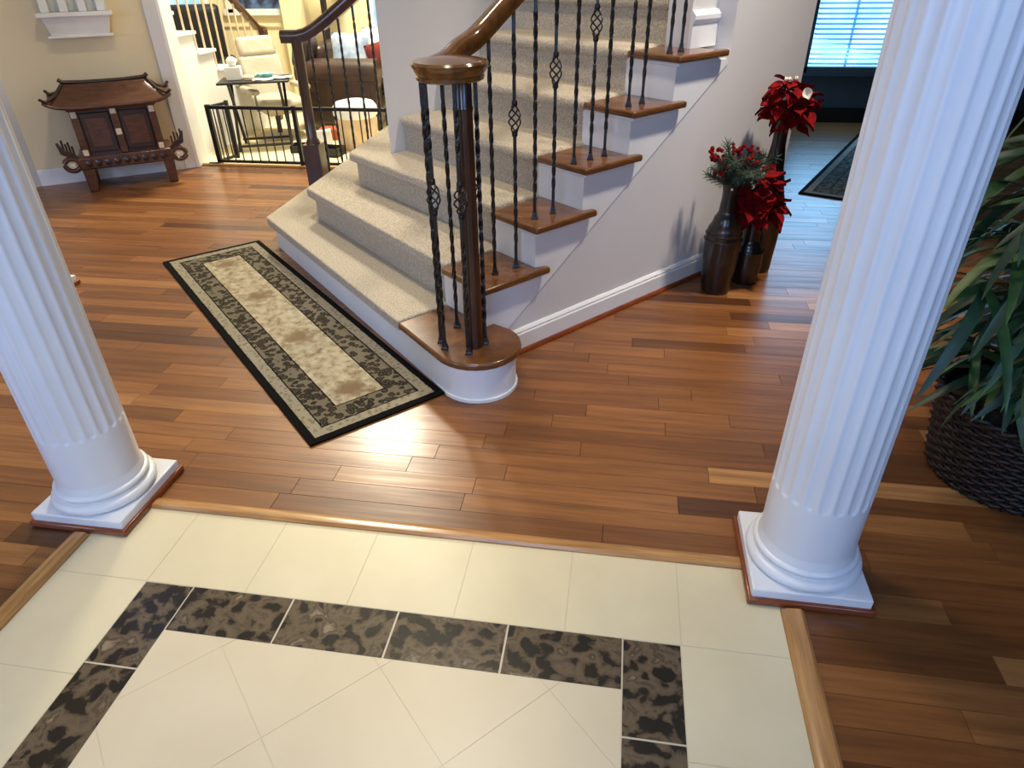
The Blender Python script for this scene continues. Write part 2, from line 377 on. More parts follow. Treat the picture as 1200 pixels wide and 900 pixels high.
def rect(x0, x1, y0, y1): return [(x0, y0), (x1, y0), (x1, y1), (x0, y1)]
SL = 0.267
for k in range(4): tile('dark_tile', rect(BW + k * TL, BW + (k + 1) * TL, -BW, 0), 'dark_marble', gap=0.0022)
for x0 in (0, XR - BW):
    tile('dark_tile', rect(x0, x0 + BW, -SL, 0), 'dark_marble', gap=0.0022)
    for k in range(3): tile('dark_tile', rect(x0, x0 + BW, -SL - (k + 1) * TL, -SL - k * TL), 'dark_marble', gap=0.0022)
xs = [-0.29] + [0.0 + 0.3035 * k for k in range(6)] + [1.79]
for a, b in zip(xs[:-1], xs[1:]): tile('border_tile', rect(a, b, 0, 0.285), 'tile_border')
for (a, b) in ((-0.29, 0), (XR, 1.79)):
    for k in range(5): tile('border_tile', rect(a, b, -0.3035 * (k + 1), -0.3035 * k), 'tile_border')
D = 0.431
for i in range(-6, 8):
    for j in range(-6, 10):
        u0 = 0.155 + D * i; v0 = 0.935 - D * j          # x+y and x-y
        P = [((u + v) / 2, (u - v) / 2) for u, v in ((u0, v0), (u0 + D, v0), (u0 + D, v0 + D), (u0, v0 + D))]
        P = clip(P, BW, XR - BW, -1.15, -BW)
        if len(P) >= 3:
            ar = abs(sum(P[q][0] * P[(q + 1) % len(P)][1] - P[(q + 1) % len(P)][0] * P[q][1] for q in range(len(P)))) / 2
            if ar > 0.00002: tile('field_tile', P, 'tile_cream', gap=0.0005)
struct(MB().mm(-0.29, 1.79, -2.4, -1.16, -0.01, -0.001).build('floor_tile_entry', 'tile_cream'), 'cream tile floor by the front door')
# --- wooden reducer strips round the tiles (rounded section)
def strip(name, a, b, w, mat, label):
    a = Vector(a); b = Vector(b); prof = [(-w / 2, -0.01), (-w / 2, 0.003), (-w * .3, 0.010), (0, 0.013), (w * .35, 0.013), (w / 2, 0.006), (w / 2, -0.01)]
    return struct(MB().sweep([a, b], prof).build(name, mat, smooth=35), label)
strip('trim_1', (-0.175, 0.308, 0), (1.705, 0.308, 0), 0.048, 'oak_strip', 'light oak threshold strip between tiles and boards')
strip('trim_2', (1.82, -2.3, 0), (1.82, 0.152, 0), 0.06, 'oak_strip_y', 'light oak strip along the right edge of the tiles')
strip('trim_3', (-0.32, -2.3, 0), (-0.32, 0.142, 0), 0.06, 'oak_strip_y', 'light oak strip along the left edge of the tiles')

# --- family room carpet and its edge
struct(MB().mm(-6.4, 0.3, FYB + .005, FYB + .02, -.2, -.001).build('trim_8', 'oak_strip'), 'oak riser of the step down to the family room')
struct(MB().prism([(-6.4, FYB + .02), (0.3, FYB + .02), (0.3, 8.2), (-6.4, 8.2)], -0.30, -0.18).build('floor_carpet', 'carpet_room'), 'pale carpeted floor of the family room')
strip('trim_4', (-2.35, FYB + .01, 0), (0.0, FYB + .01, 0), 0.05, 'oak_strip', 'oak edge strip in front of the family room carpet')

# --- outer shell (out of view, holds the daylight windows)
H = 5.2
struct(MB().mm(-6.4, 5.6, -2.52, -2.4, 0, H).build('wall_front', 'wall_cream'))
struct(MB().mm(5.6, 5.72, -2.4, 7.2, 0, H).build('wall_right', 'wall_dark'), 'dark grey wall of the room on the right')
struct(MB().mm(-6.52, -6.4, -2.4, 8.2, 0, H).build('wall_far_left', 'wall_cream'))
struct(MB().mm(-6.6, 5.8, -2.6, 8.4, H, H + .1).build('ceiling', 'ceiling_paint'))
for i, (x, ww, zz0, zz1) in enumerate(((3.3, 1.6, .65, 2.35), (0.6, 1.2, .5, 2.5), (-3.0, 1.6, .65, 2.35))):
    m = MB()
    for a, b, c_, d in ((x - ww / 2 - .1, x - ww / 2, zz0 - .1, zz1 + .1), (x + ww / 2, x + ww / 2 + .1, zz0 - .1, zz1 + .1), (x - ww / 2, x + ww / 2, zz0 - .1, zz0), (x - ww / 2, x + ww / 2, zz1, zz1 + .1)): m.mm(a, b, -2.4, -2.36, c_, d)
    struct(m.build('window_%d' % (i + 2), 'white_paint'), 'white framed front window behind the viewer')

# --- left wall with baseboard and casing
struct(MB().prism([W2(-0.02), W2(1.16), W2(1.16, -.12), W2(-0.02, -.12)], 0, H).build('wall_left', 'wall_cream'), 'cream wall behind the carved wooden cabinet')
struct(MB().prism([W2(0), (-3.62, 2.55), (-3.74, 2.58), W2(-0.0, -.13)], 0, H).build('wall_left_return', 'wall_paint'), 'grey wall return at the left edge')
def baseboard(name, a, b, n, h=0.12, th=0.016, label='white painted baseboard', shoe=True):
    a = Vector((a[0], a[1], 0)); b = Vector((b[0], b[1], 0)); n = Vector((n[0], n[1], 0)).normalized(); z = Vector((0, 0, 1))
    prof = [(0, 0), (th, 0), (th, h * .78), (th * .75, h * .84), (th * .8, h * .9), (th * .3, h), (0, h)]
    o = struct(MB().extrude([a + n * x + z * y for x, y in prof], [b + n * x + z * y for x, y in prof]).build(name, 'white_paint'), label)
    if shoe:
        pr = [(th, 0), (th + .016, 0), (th + .015, .008), (th + .008, .017), (th, .02)]
        s_ = MB().extrude([a + n * x + z * y for x, y in pr], [b + n * x + z * y for x, y in pr]).build('shoe_moulding', 'shoe_wood', o)
    return o
baseboard('baseboard_left', W2(0.0), W2(1.09), WN, shoe=False, label='white baseboard under the carved cabinet')
cas = struct(MB().prism([W2(1.07, 0.02), W2(1.16, 0.02), W2(1.16, -.14), W2(1.07, -.14)], 0, H).build('trim_5', 'wall_paint', bevel=.004), 'grey painted door casing at the family room opening')
struct(MB().prism([W2(1.16, 0.012), W2(1.185, 0.012), W2(1.27, -.2), W2(1.16, -.14)], 0, H).build('trim_6', 'white_paint', bevel=.004), 'white jamb of the family room opening')

# --- staircase walls
struct(MB().prism([(-0.012, 2.60), L2(4.6, 1.462), L2(4.6, 2.4), (0.6, 4.2), (-0.012, 3.56)], 0, H).build('wall_stair_left', 'wall_paint'), 'grey wall on the left side of the stairs')
SW0, SW1 = 1.545, 2.25
# wall below the stairs: side polygon from floor to the stringer
def nose(k): return (k - 2) * RUN
prof = [(0.09, 0.0), (SW0, 0.0), (SW0, 6 * RISE - .03), (nose(6) + .03, 6 * RISE - .03)]
for k in (5, 4, 3, 2):
    prof += [(nose(k + 1) + .03, k * RISE - .03), (nose(k) + .03, k * RISE - .03)]
prof += [(nose(2) + .03, RISE * .0), ]
prof = [p for i, p in enumerate(prof) if i == 0 or p != prof[i - 1]]
prof[0] = (nose(2) + .031, 0.0); prof = prof[:-1]
struct(MB().extrude([L3(s, .046, z) for s, z in prof], [L3(s, .33, z) for s, z in prof]).build('wall_stair_side', 'wall_paint'), 'grey wall below the open side of the stairs')
struct(MB().prism([L2(SW0, .046), L2(SW1, .046), L2(SW1, .30), L2(SW0, .30)], 0, H).build('wall_stair_end', 'wall_paint'), 'pale wall behind the vases')
struct(MB().prism([L2(1.36, .155), L2(SW0 + .01, .155), L2(SW0 + .01, .29), L2(1.36, .29)], 6 * RISE, H).build('wall_stair_recess', 'wall_paint'), 'grey recessed wall above the upper steps')
a, b = L2(1.35, .155), L2(SW0, .155)
pr = [(0, 0), (.018, 0), (.018, .10), (.03, .118), (.03, .135), (.012, .155), (0, .155)]
nn = Vector((sA, -cA, 0))
struct(MB().extrude([Vector(a + (6 * RISE,)) + nn * x + Vector((0, 0, y_)) for x, y_ in pr], [Vector(b + (6 * RISE,)) + nn * x + Vector((0, 0, y_)) for x, y_ in pr]).build('baseboard_stair_recess', 'white_paint'), 'white moulded baseboard above the top wooden step')
baseboard('baseboard_stair', L2(0.07, .046), L2(SW1, .046), nn, h=.115, th=.02, label='white baseboard below the stairs')
struct(MB().prism([L2(SW1 - .13, .17), L2(SW1, .17), (2.34, 6.62), (2.2, 6.62)], 0, H).build('wall_hall_left', 'wall_cream'), 'cream hall wall behind the stair corner')

# --- hall far wall with window and blinds
HY = 6.62
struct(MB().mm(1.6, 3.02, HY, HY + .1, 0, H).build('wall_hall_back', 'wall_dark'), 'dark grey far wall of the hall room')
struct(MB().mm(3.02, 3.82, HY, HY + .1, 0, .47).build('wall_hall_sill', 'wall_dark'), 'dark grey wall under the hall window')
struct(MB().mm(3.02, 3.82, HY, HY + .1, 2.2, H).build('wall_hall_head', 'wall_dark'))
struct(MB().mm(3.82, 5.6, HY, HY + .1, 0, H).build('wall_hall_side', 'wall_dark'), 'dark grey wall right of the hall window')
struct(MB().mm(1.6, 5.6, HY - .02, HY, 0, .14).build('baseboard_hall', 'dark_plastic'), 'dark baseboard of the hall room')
win = MB()
for a, b, c_, d in ((2.98, 3.05, .47, 2.2), (3.79, 3.86, .47, 2.2), (2.98, 3.86, .44, .52), (2.98, 3.86, 2.15, 2.22)): win.mm(a, b, HY - .03, HY + .06, c_, d)
win = struct(win.build('window_1', 'wall_dark'), 'dark framed hall window with daylight behind white blinds')
MB().mm(3.05, 3.79, HY + .06, HY + .07, .52, 2.15).build('pane', 'sky_pane', win)
MB().mm(3.41, 3.43, HY + .03, HY + .05, .52, 2.15).build('mullion', 'blind_slat', win)
sl = MB().box((0, 0, 0), (.72, .035, .003), mtx=Matrix.Rotation(math.radians(20), 3, 'X')).mesh('blind_slat')
for k in range(36): link('blind_slat', sl, 'blind_slat', win, loc=(3.42, HY + .005, .55 + .044 * k))

# --- family room back wall
BY = 8.0
struct(MB().mm(-6.4, 0.9, BY, BY + .1, -.2, H).build('wall_family_back', 'wall_yellow'), 'pale yellow far wall of the family room')
wf = MB()
for a, b, c_, d in ((-3.80, -3.72, .93, 2.3), (-3.05, -2.97, .93, 2.3), (-3.85, -2.92, .90, .97), (-3.80, -2.97, 2.25, 2.33)): wf.mm(a, b, BY - .05, BY, c_, d)
wf = struct(wf.build('window_5', 'white_paint'), 'far window above a cream sill in the family room')
MB().mm(-3.73, -3.04, BY - .02, BY - .01, .96, 2.28).build('pane', 'night_pane', wf)
struct(MB().mm(-4.2, -2.6, BY - .02, BY, .77, .81).build('trim_7', 'wall_yellow'), 'cream moulding under the far window')
wf = MB()
for a, b, c_, d in ((-1.93, -1.87, .7, 2.3), (-1.2, -1.14, .7, 2.3), (-1.93, -1.14, .7, .76), (-1.93, -1.14, 2.25, 2.31)): wf.mm(a, b, BY - .05, BY, c_, d)
wf = struct(wf.build('window_6', 'white_paint'), 'bright far window above the sofa')
MB().mm(-1.88, -1.19, BY - .02, BY - .01, .75, 2.28).build('pane', 'sky_pane_far', wf)
struct(MB().mm(-3.05, -2.72, BY - .14, BY, -.18, H).build('wall_family_pilaster', 'wall_yellow', bevel=.02), 'pale pilaster between the far windows')

# ================================================================== COLUMNS
def column(x, y, label):
    t = thing('column', label, 'column', (x, y, 0), 0, 'white fluted columns')
    MB().mm(-.167, .167, -.167, .167, 0, .024).build('shoe_moulding', 'shoe_wood', t, bevel=.006)
    MB().mm(-.156, .156, -.156, .156, .020, .052).build('plinth', 'column_paint', t, bevel=.004)
    pr = [(.14, .05)]
    for i in range(9): a = -PI / 2 + PI * i / 8; pr.append((.139 + .018 * math.cos(a), .068 + .017 * math.sin(a)))
    pr += [(.139, .088), (.137, .092)]
    for i in range(7): a = -PI / 2 + PI * i / 6; pr.append((.131 + .011 * math.cos(a), .103 + .010 * math.sin(a)))
    pr += [(.131, .116), (.128, .124), (.1258, .14), (.10, .14)]
    MB().lathe(pr, n=56).build('base_ring', 'column_paint', t, smooth=50)
    NF, PP = 22, 10; R0 = .1255
    zs = [.12, .2, .25] + [.302 + .0035 * i for i in range(11)] + [.36, .5, .8, 1.1, 1.4, 1.8, 2.2, 2.6]
    n = NF * PP; vs = []
    for z in zs:
        R = R0 - .004 * max(0, z - .3) / 2.3
        for j in range(n):
            a = ((j % PP) / PP) * 2 - 1 + 1 / PP; wd = .74; d = 0
            if abs(a) < wd:
                q = a / wd; ze = .308 + .02 * (1 - math.sqrt(1 - q * q))
                if z > ze: d = .0046 * math.sqrt(1 - q * q) * min(1, (z - ze) / .006)
            r = R - d; th = 2 * PI * j / n + .11; vs.append((r * math.cos(th), r * math.sin(th), z))
    fs = [(i * n + j, i * n + (j + 1) % n, (i + 1) * n + (j + 1) % n, (i + 1) * n + j) for i in range(len(zs) - 1) for j in range(n)]
    MB().add(vs, fs).build('shaft', 'column_paint', t, smooth=60)
    MB().lathe([(.13, 2.6), (.14, 2.62), (.14, 2.65), (.16, 2.68), (.16, 2.70)], n=40).build('capital', 'column_paint', t, smooth=40)
    MB().mm(-.18, .18, -.18, .18, 2.70, 2.75).build('abacus', 'column_paint', t)
    return t
column(1.868, 0.325, 'white fluted column at the right of the tiled entry')
column(-0.335, 0.316, 'white fluted column at the left corner of the tiled entry')
column(-1.826, 1.748, 'white column whose plinth peeks out behind the left column')

# ================================================================== STAIRCASE
st = thing('staircase', 'carpeted staircase with oak step ends and black iron balusters', 'staircase', (0.77, 1.28, 0))
def P(mb, name, mat, **k): return mb.build(name, mat, st, world=True, **k)
NST = 11
# first step: white bullnose riser
def bull(inset, tl=2.05):
    r = .18 - inset; c0 = (-.085, -.045); pts = [(-.094 + inset + (tl - 2.026) * .083, tl), (-.266 + inset, -.045)]
    for i in range(1, 15): a = PI + PI * i / 14; pts.append((c0[0] + r * math.cos(a), c0[1] + r * math.sin(a)))
    pts += [(.078 - inset * .3, .03), (.078 - inset * .3, .10), (.25, .10)]
    return pts
bp = bull(.024, 2.02)
poly = [L2(*q) for q in bp[1:]] + [L2(.25, 1.2), (-0.2, 3.0), (-.79, 3.4), (-.79, 2.565)]
P(MB().prism(poly, 0, RISE - .03), 'bullnose_riser', 'white_paint', smooth=30)
poly2 = [L2(q[0], q[1]) for q in bull(.014, 2.0)[1:17]]
P(MB().prism([L2(*q) for q in bull(.017)[1:]] + [L2(.25, .3), L2(-.1, 1.0)], 0, .014), 'shoe_moulding', 'white_paint', smooth=30)
# oak ends of the treads
e1 = bull(0.0)[1:-1]
P(MB().prism([L2(-.234, .325)] + [L2(*q) for q in e1] + [L2(.05, .325)], RISE - .03, RISE), 'oak_tread', 'oak_tread', bevel=.009, seg=3)
for k in range(2, 8):
    s0 = nose(k); s1 = s0 + RUN + .05; z = k * RISE; lp = .31
    if k == 7: poly = [L2(s0, lp), L2(s0, .20), L2(s0 + .25, .20), L2(s0 + .25, lp)]
    else: poly = [L2(s0, lp), L2(s0, 0.0), L2(s1 + .035, 0.0), L2(s1 + .035, .03), L2(s1 - .02, .05), L2(s1, lp)]
    P(MB().prism(poly, z - .03, z), 'oak_tread', 'oak_tread', bevel=.010, seg=3)
    if k < 7:
        P(MB().prism([L2(s0 + .02, lp), L2(s0 + .02, .024), L2(s1 - .01, .024), L2(s1 - .01, lp)], z - .048, z - .03), 'cove_moulding', 'white_paint', bevel=.006)
    # painted riser below the tread
    P(MB().prism([L2(s0 + .028, .33), L2(s0 + .028, .040 if k < 7 else .21), L2(s0 + .05, .040 if k < 7 else .21), L2(s0 + .05, .33)], z - RISE, z - .03), 'riser', 'white_paint')
# stepped skirt board with a straight sloping lower edge
up_ = [(nose(2) + .03, 1.067 + .676 * (.03 - 1.53))]
for k in range(2, 7): up_ += [(nose(k) + .03, k * RISE - .045), (nose(k + 1) + .03, k * RISE - .045)]
up_ = up_[:-1] + [(nose(6) + .40, 6 * RISE - .045)]
slope = RISE / RUN
lo = [(nose(6) + .42, 6 * RISE - .045 - .005), (nose(2) + .06 + .02, 0.0)]
prof = up_ + [(nose(6) + .42, 6 * RISE - .07)]
P(MB().extrude([L3(s, .041, z) for s, z in prof], [L3(s, .048, z) for s, z in prof]), 'skirt_board', 'white_paint', bevel=.002)
# carpeted steps (they wrap round to the left for the first three)
A = {1: L2(-.235, .318), 2: (0.55, 1.50), 3: (0.725, 1.735)}
Bc = {1: (-0.82, 2.54), 2: (-0.52, 2.52), 3: (-0.265, 2.60)}
YB = 3.44
for k in range(1, NST + 1):
    z = k * RISE + .010; s0 = nose(k)
    def polyk(ins):
        if k <= 3:
            a = Vector(A[k]); b = Vector(Bc[k]); dd = (b - a).normalized(); nn_ = Vector((dd.y, -dd.x))
            if nn_.dot(Vector((cA, sA))) < 0: nn_ = -nn_
            f = nn_ * ins
            sb = s0 + RUN + .12
            return [tuple(a + f), (b.x + ins, b.y + f.y * 1.0 + ins * .4), (b.x + ins, YB), (0.0, YB), (0.0, 2.62), L2(max(sb, .52), 1.45), L2(sb, 1.45) if sb > .52 else L2(.53, 1.3), L2(sb, .318)]
        sb = s0 + RUN + .12
        return [L2(s0 + ins, .312), L2(s0 + ins, 1.455), L2(sb, 1.455), L2(sb, .312)]
    m = MB()
    m.prism(polyk(0), z - .052, z)
    ob = P(m, 'carpet_tread', 'carpet_cream', bevel=.022, seg=4)
    if k > 1:
        m = MB(); m.prism(polyk(.03), z - RISE - .02, z - .03); P(m, 'carpet_riser', 'carpet_cream')
# iron balusters
def baluster_mesh(h, wdt=.0122):
    n = max(8, int(h / .015)); vs = []; fs = []
    for i in range(n + 1):
        z = h * i / n; tw = 0 if (z < .1 or z > h - .1) else (z - .1) * 30
        for j in range(4): a = PI / 4 + j * PI / 2 + tw; vs.append((wdt * .7071 * math.cos(a), wdt * .7071 * math.sin(a), z))
    for i in range(n):
        for j in range(4): fs.append((i * 4 + j, i * 4 + (j + 1) % 4, i * 4 + 4 + (j + 1) % 4, i * 4 + 4 + j))
    fs += [(3, 2, 1, 0), tuple(n * 4 + j for j in range(4))]
    return MB().add(vs, fs)
m = MB()
for q in range(4):
    pts = []
    for i in range(17):
        f = i / 16; a = q * PI / 2 + f * 2 * PI * .75; r = .006 + .0175 * math.sin(PI * f) ** .8; pts.append((r * math.cos(a), r * math.sin(a), -.05 + .1 * f))
    m.tube(pts, .0032, 6)
m.lathe([(.009, -.066), (.0115, -.06), (.0115, -.05), (.008, -.046)], n=10); m.lathe([(.008, .046), (.0115, .05), (.0115, .06), (.009, .066)], n=10)
BASKET = m.mesh('basket', 50)
SHOE = MB().lathe([(.019, 0), (.019, .006), (.015, .012), (.011, .028), (.011, .034)], n=4).mesh('shoe')
def baluster(x, y, z0, z1, basket=None, parent=st, gap=None):
    h = z1 - z0; bm = MB()
    if basket:
        zb = basket - z0; full = baluster_mesh(h); vs = full.v
        # split: lower and upper bar with the basket between
        lo_ = baluster_mesh(zb - .045); hi = baluster_mesh(h - zb - .045)
        bm.add(lo_.v, lo_.f); bm.add([(a, b, c + zb + .045) for a, b, c in hi.v], hi.f)
    else: bm = baluster_mesh(h)
    o = link('baluster', bm.mesh('baluster'), 'iron', parent, loc=Vector((x, y, z0)) - parent.location)
    link('shoe', SHOE, 'iron', o, rot=(0, 0, ANG))
    if basket: link('basket', BASKET, 'iron', o, loc=(0, 0, basket - z0))
    return o
def railz(s): return 1.2775 + .683 * (s - .133)
BS = [(.133, None), (.25, .985), (.356, None), (.462, 1.135), (.579, None), (.679, 1.285), (.768, None), (.905, 1.50), (.995, None), (1.155, 1.68), (1.235, None)]
for s, bk in BS:
    k = int((s + 1e-6) // RUN) + 2; x, y = L2(s, .1); baluster(x, y, k * RISE, railz(s) + .01, bk)
VC = (0.712, 1.140)
for (s, t), bk in (((-.212, .002), .80), ((-.192, .055), None), ((-.064, .119), None), ((-.165, -.095), .80), ((-.045, -.005), .80), ((-.066, -.075), None)):
    x, y = L2(s, t); baluster(x, y, RISE, 1.19, bk)
# newel under the volute
P(MB().lathe([(.038, RISE), (.037, RISE + .25), (.034, .5), (.033, .9), (.0325, 1.08), (.035, 1.085), (.035, 1.093), (.0325, 1.098), (.0322, 1.19)], c=(.742, 1.165, 0), n=24), 'newel_post', 'newel_wood', smooth=40)
# volute cap and handrail
vol = [(.02, 1.180), (.104, 1.180), (.110, 1.184), (.1115, 1.193), (.108, 1.196), (.112, 1.201), (.119, 1.214), (.124, 1.224), (.124, 1.231), (.118, 1.238), (.07, 1.246), (.03, 1.249), (.0, 1.250)]
rail_prof = [(-.028, -.028), (.028, -.028), (.028, -.016), (.033, -.006), (.034, .008), (.029, .022), (.018, .031), (0, .034), (-.018, .031), (-.029, .022), (-.034, .008), (-.033, -.006), (-.028, -.016)]
pth = [L3(-.19, .0, 1.212), L3(-.10, .036, 1.222), L3(-.02, .072, 1.248)]
for s in (.09, .25, .6, 1.0, 1.345): pth.append(L3(s, .1, railz(s) + .038))
def smooth_path(pts, n=6):
    pts = [Vector(p) for p in pts]; out = []
    for i in range(len(pts) - 1):
        p0, p1, p2, p3 = pts[max(i - 1, 0)], pts[i], pts[i + 1], pts[min(i + 2, len(pts) - 1)]
        for k in range(n):
            t = k / n; out.append(.5 * ((2 * p1) + (p2 - p0) * t + (2 * p0 - 5 * p1 + 4 * p2 - p3) * t * t + (3 * p1 - p0 - 3 * p2 + p3) * t ** 3))
    return out + [pts[-1]]
pth = smooth_path(pth)
hr = P(MB().sweep(pth, rail_prof), 'handrail', 'rail_wood', smooth=50)
vo_ = MB().lathe(vol, c=(VC[0] - st.location.x, VC[1] - st.location.y, 0), n=40).build('volute', 'rail_wood', hr, smooth=35)
# balustrade closing the back of the wrap-round steps
NX, NY = -0.855, 3.44
P(MB().mm(NX - .058, NX + .058, NY - .058, NY + .058, 0, .42).lathe([(.05, .42), (.045, .44), (.034, .46), (.033, .7), (.035, 1.0), (.036, 1.07)], c=(NX, NY, 0), n=20), 'back_newel_post', 'newel_wood', smooth=40)
pth = [(-.95, NY, 1.085), (-.90, NY, 1.085), (-.84, NY, 1.085), (-.78, NY, 1.098), (-.72, NY, 1.125), (-.62, NY, 1.185), (-.5, NY, 1.265), (-.3, NY, 1.40), (-.05, NY, 1.57)]
P(MB().sweep(pth, [(x * 1.05, y_ * 1.25) for x, y_ in rail_prof]), 'back_handrail', 'newel_wood', smooth=50)
def brz(x):
    for a, b in zip(pth[:-1], pth[1:]):
        if a[0] <= x <= b[0]: f = (x - a[0]) / (b[0] - a[0]); return a[2] + f * (b[2] - a[2])
for x in (-.765, -.66, -.555, -.45, -.345, -.24, -.135):
    k = 1 if x < -.52 else 2 if x < -.265 else 3
    baluster(x, NY - .02 if k > 3 else NY, k * RISE if x > -.8 else 0, brz(x) - .03)
# small ledges carrying those balusters
P(MB().prism([(-.80, YB - .02), (-.5, YB - .02), (-.5, YB + .06), (-.80, YB + .06)], 0, RISE), 'back_ledge', 'white_paint')
P(MB().prism([(-.51, YB - .02), (-.25, YB - .02), (-.25, YB + .06), (-.51, YB + .06)], 0, 2 * RISE), 'back_ledge', 'white_paint')
P(MB().prism([(-.255, YB - .02), (0, YB - .02), (0, YB + .06), (-.255, YB + .06)], 0, 3 * RISE), 'back_ledge', 'white_paint')

# ================================================================== RUGS
def rug(name, label, cx, cy, rz, hw, hl, mat, cat='rug'):
    me = MB().mm(-hw, hw, -hl, hl, 0, .009).mesh(name); o = link(name, me, mat, None, bevel=.003, loc=(cx, cy, .0008), rot=(0, 0, rz)); return tag(o, label, cat)
rug('runner_rug', 'beige and black bordered runner rug at the foot of the stairs', -.3675, 1.6525, math.atan2(1.56, -1.58) - PI / 2, .29, 1.115, 'rug_runner')
rz = math.radians(-25)
cx, cy = 2.58 + .55 * math.cos(rz) - 1.15 * math.sin(rz), 4.04 + .55 * math.sin(rz) + 1.15 * math.cos(rz)
rug('hall_rug', 'dark grey bordered rug on the hall floor', cx, cy, rz, .55, 1.15, 'rug_hall')

# shaded wall behind the potted plant; the shade is put into its dark colour
struct(MB().mm(3.1, 5.6, 2.0, 2.12, 0, H).build('wall_dining', 'wall_shadow'), 'shaded wall behind the potted plant, shade in its dark colour')

# ================================================================== CARVED CABINET AND WALL SHELF
cab = thing('carved_cabinet', 'small carved rosewood cabinet with pagoda roof against the cream wall', 'cabinet', W2(.675, .245) + (0,), WANG)
def Q(mb, name, mat, parent=cab, **k): return mb.build(name, mat, parent, **k)
# local: x along the wall, -y towards the room
for x in (-.285, .285):
    for y in (-.13, .13):
        Q(MB().extrude([(x - .032, y - .03, 0), (x + .032, y - .03, 0), (x + .032, y + .03, 0), (x - .032, y + .03, 0)], [(x - .04, y - .035, .19), (x + .04, y - .035, .19), (x + .04, y + .035, .19), (x - .04, y + .035, .19)]), 'leg', 'rosewood', bevel=.008)
Q(MB().mm(-.33, .33, -.17, .17, .17, .265), 'apron', 'rosewood', bevel=.012)
m = MB()
for i in range(9):
    x = -.26 + .065 * i; m.lathe([(.0, -.002), (.022, 0), (.026, .006), (.012, .012), (0, .014)], n=10)
    m.v[-50:] = [(a + x, -.17 - c, .215 + b) for a, b, c in m.v[-50:]]
Q(m, 'carved_frieze', 'rosewood_dark', smooth=40)
for sx in (-1, 1):
    ring = [(sx * (.375 + .05 * math.cos(a)), -.15, .215 + .045 * math.sin(a)) for a in [2 * PI * i / 16 for i in range(16)]]
    Q(MB().tube(ring, .018, 8, closed=True), 'scroll_arm', 'rosewood', smooth=60)
    Q(MB().sweep([(sx * .33, -.15, .25), (sx * .37, -.15, .29), (sx * .41, -.15, .31), (sx * .43, -.15, .38)], [(-.015, -.02), (.015, -.02), (.015, .02), (-.015, .02)], scales=[1, 1, .9, .4]), 'scroll_horn', 'rosewood_dark')
    for i in range(4): Q(MB().tube([(sx * (.345 + .025 * i), -.10 + .05 * i, .25), (sx * (.345 + .025 * i), -.10 + .05 * i, .34 + .02 * (i % 2))], .008, 6), 'spindle', 'rosewood')
    Q(MB().mm(sx * .375 - .022, sx * .375 + .022, -.178, -.168, .20, .232), 'inlay', 'bone_inlay', bevel=.004)
Q(MB().mm(-.27, .27, -.12, .14, .26, .60), 'body', 'rosewood_dark', bevel=.005)
for x in (-.262, 0, .262):
    q = Q(MB().mm(x - .026, x + .026, -.15, -.11, .265, .60), 'pillar', 'rosewood', bevel=.006)
    for z in ((.29, .56) if x else (.42, .57)): MB().mm(x - .019, x + .019, -.154, -.149, z - .022, z + .022).build('inlay', 'bone_inlay', q, bevel=.003)
for x in (-.13, .13):
    d_ = Q(MB().mm(x - .10, x + .10, -.132, -.12, .285, .565), 'door', 'rosewood_dark', bevel=.006)
    MB().mm(x - .07, x + .07, -.137, -.131, .32, .53).build('door_panel', 'rosewood', d_, bevel=.004)
Q(MB().mm(-.30, .30, -.165, .16, .585, .615), 'cornice', 'rosewood', bevel=.008)
hx, hy, n1, n2 = .42, .215, 28, 16; vs = []; fs = []
for i in range(n1 + 1):
    for j in range(n2 + 1):
        x = -1 + 2 * i / n1; y = -1 + 2 * j / n2
        d_ = min((1 - abs(x)) * hx / .15, (1 - abs(y)) * 1.15, 1); z = .615 + .135 * d_ ** 1.25 + .045 * abs(x) ** 8 * abs(y) ** 2 + .012 * abs(x) ** 4
        vs.append((x * hx, y * hy, z))
for i in range(n1):
    for j in range(n2): a = i * (n2 + 1) + j; fs.append((a, a + n2 + 1, a + n2 + 2, a + 1))
rf = Q(MB().add(vs, fs), 'roof', 'rosewood', smooth=30); so = rf.modifiers.new('solid', 'SOLIDIFY'); so.thickness = .016; so.offset = -1
MB().tube([(-.30, 0, .785), (-.27, 0, .765), (-.15, 0, .758), (0, 0, .756), (.15, 0, .758), (.27, 0, .765), (.30, 0, .785)], .014, 8).build('ridge', 'rosewood_dark', rf, smooth=60)
for sx in (-1, 1):
    for sy in (-1, 1): MB().tube([(sx * .28, 0, .757), (sx * .34, sy * .10, .69), (sx * .40, sy * .19, .665), (sx * .43, sy * .215, .69)], .011, 6).build('hip_ridge', 'rosewood_dark', rf, smooth=60)

shf = thing('wall_shelf', 'white moulded wall shelf on the cream wall above the carved cabinet', 'shelf', W2(.61, 0) + (1.05,), WANG)
def Qs(mb, name, **k): return mb.build(name, 'shelf_white', shf, **k)
Qs(MB().mm(-.245, .245, -.16, -.002, .125, .155), 'ledge', bevel=.006)
Qs(MB().extrude([(-.19, -.002, .0), (.19, -.002, .0), (.19, -.09, .0), (-.19, -.09, .0)], [(-.22, -.002, .125), (.22, -.002, .125), (.22, -.13, .125), (-.22, -.13, .125)]), 'apron', bevel=.004)
Qs(MB().mm(-.215, .215, -.105, -.002, -.012, .006), 'moulding', bevel=.004)
Qs(MB().mm(-.22, .22, -.03, -.002, .155, .75), 'back_panel', bevel=.004)
for x in (-.18, -.06, .06, .18): Qs(MB().mm(x - .028, x + .028, -.115, -.03, .155, .75), 'upright', bevel=.006)
Qs(MB().mm(-.245, .245, -.16, -.002, .75, .78), 'top_board', bevel=.006)

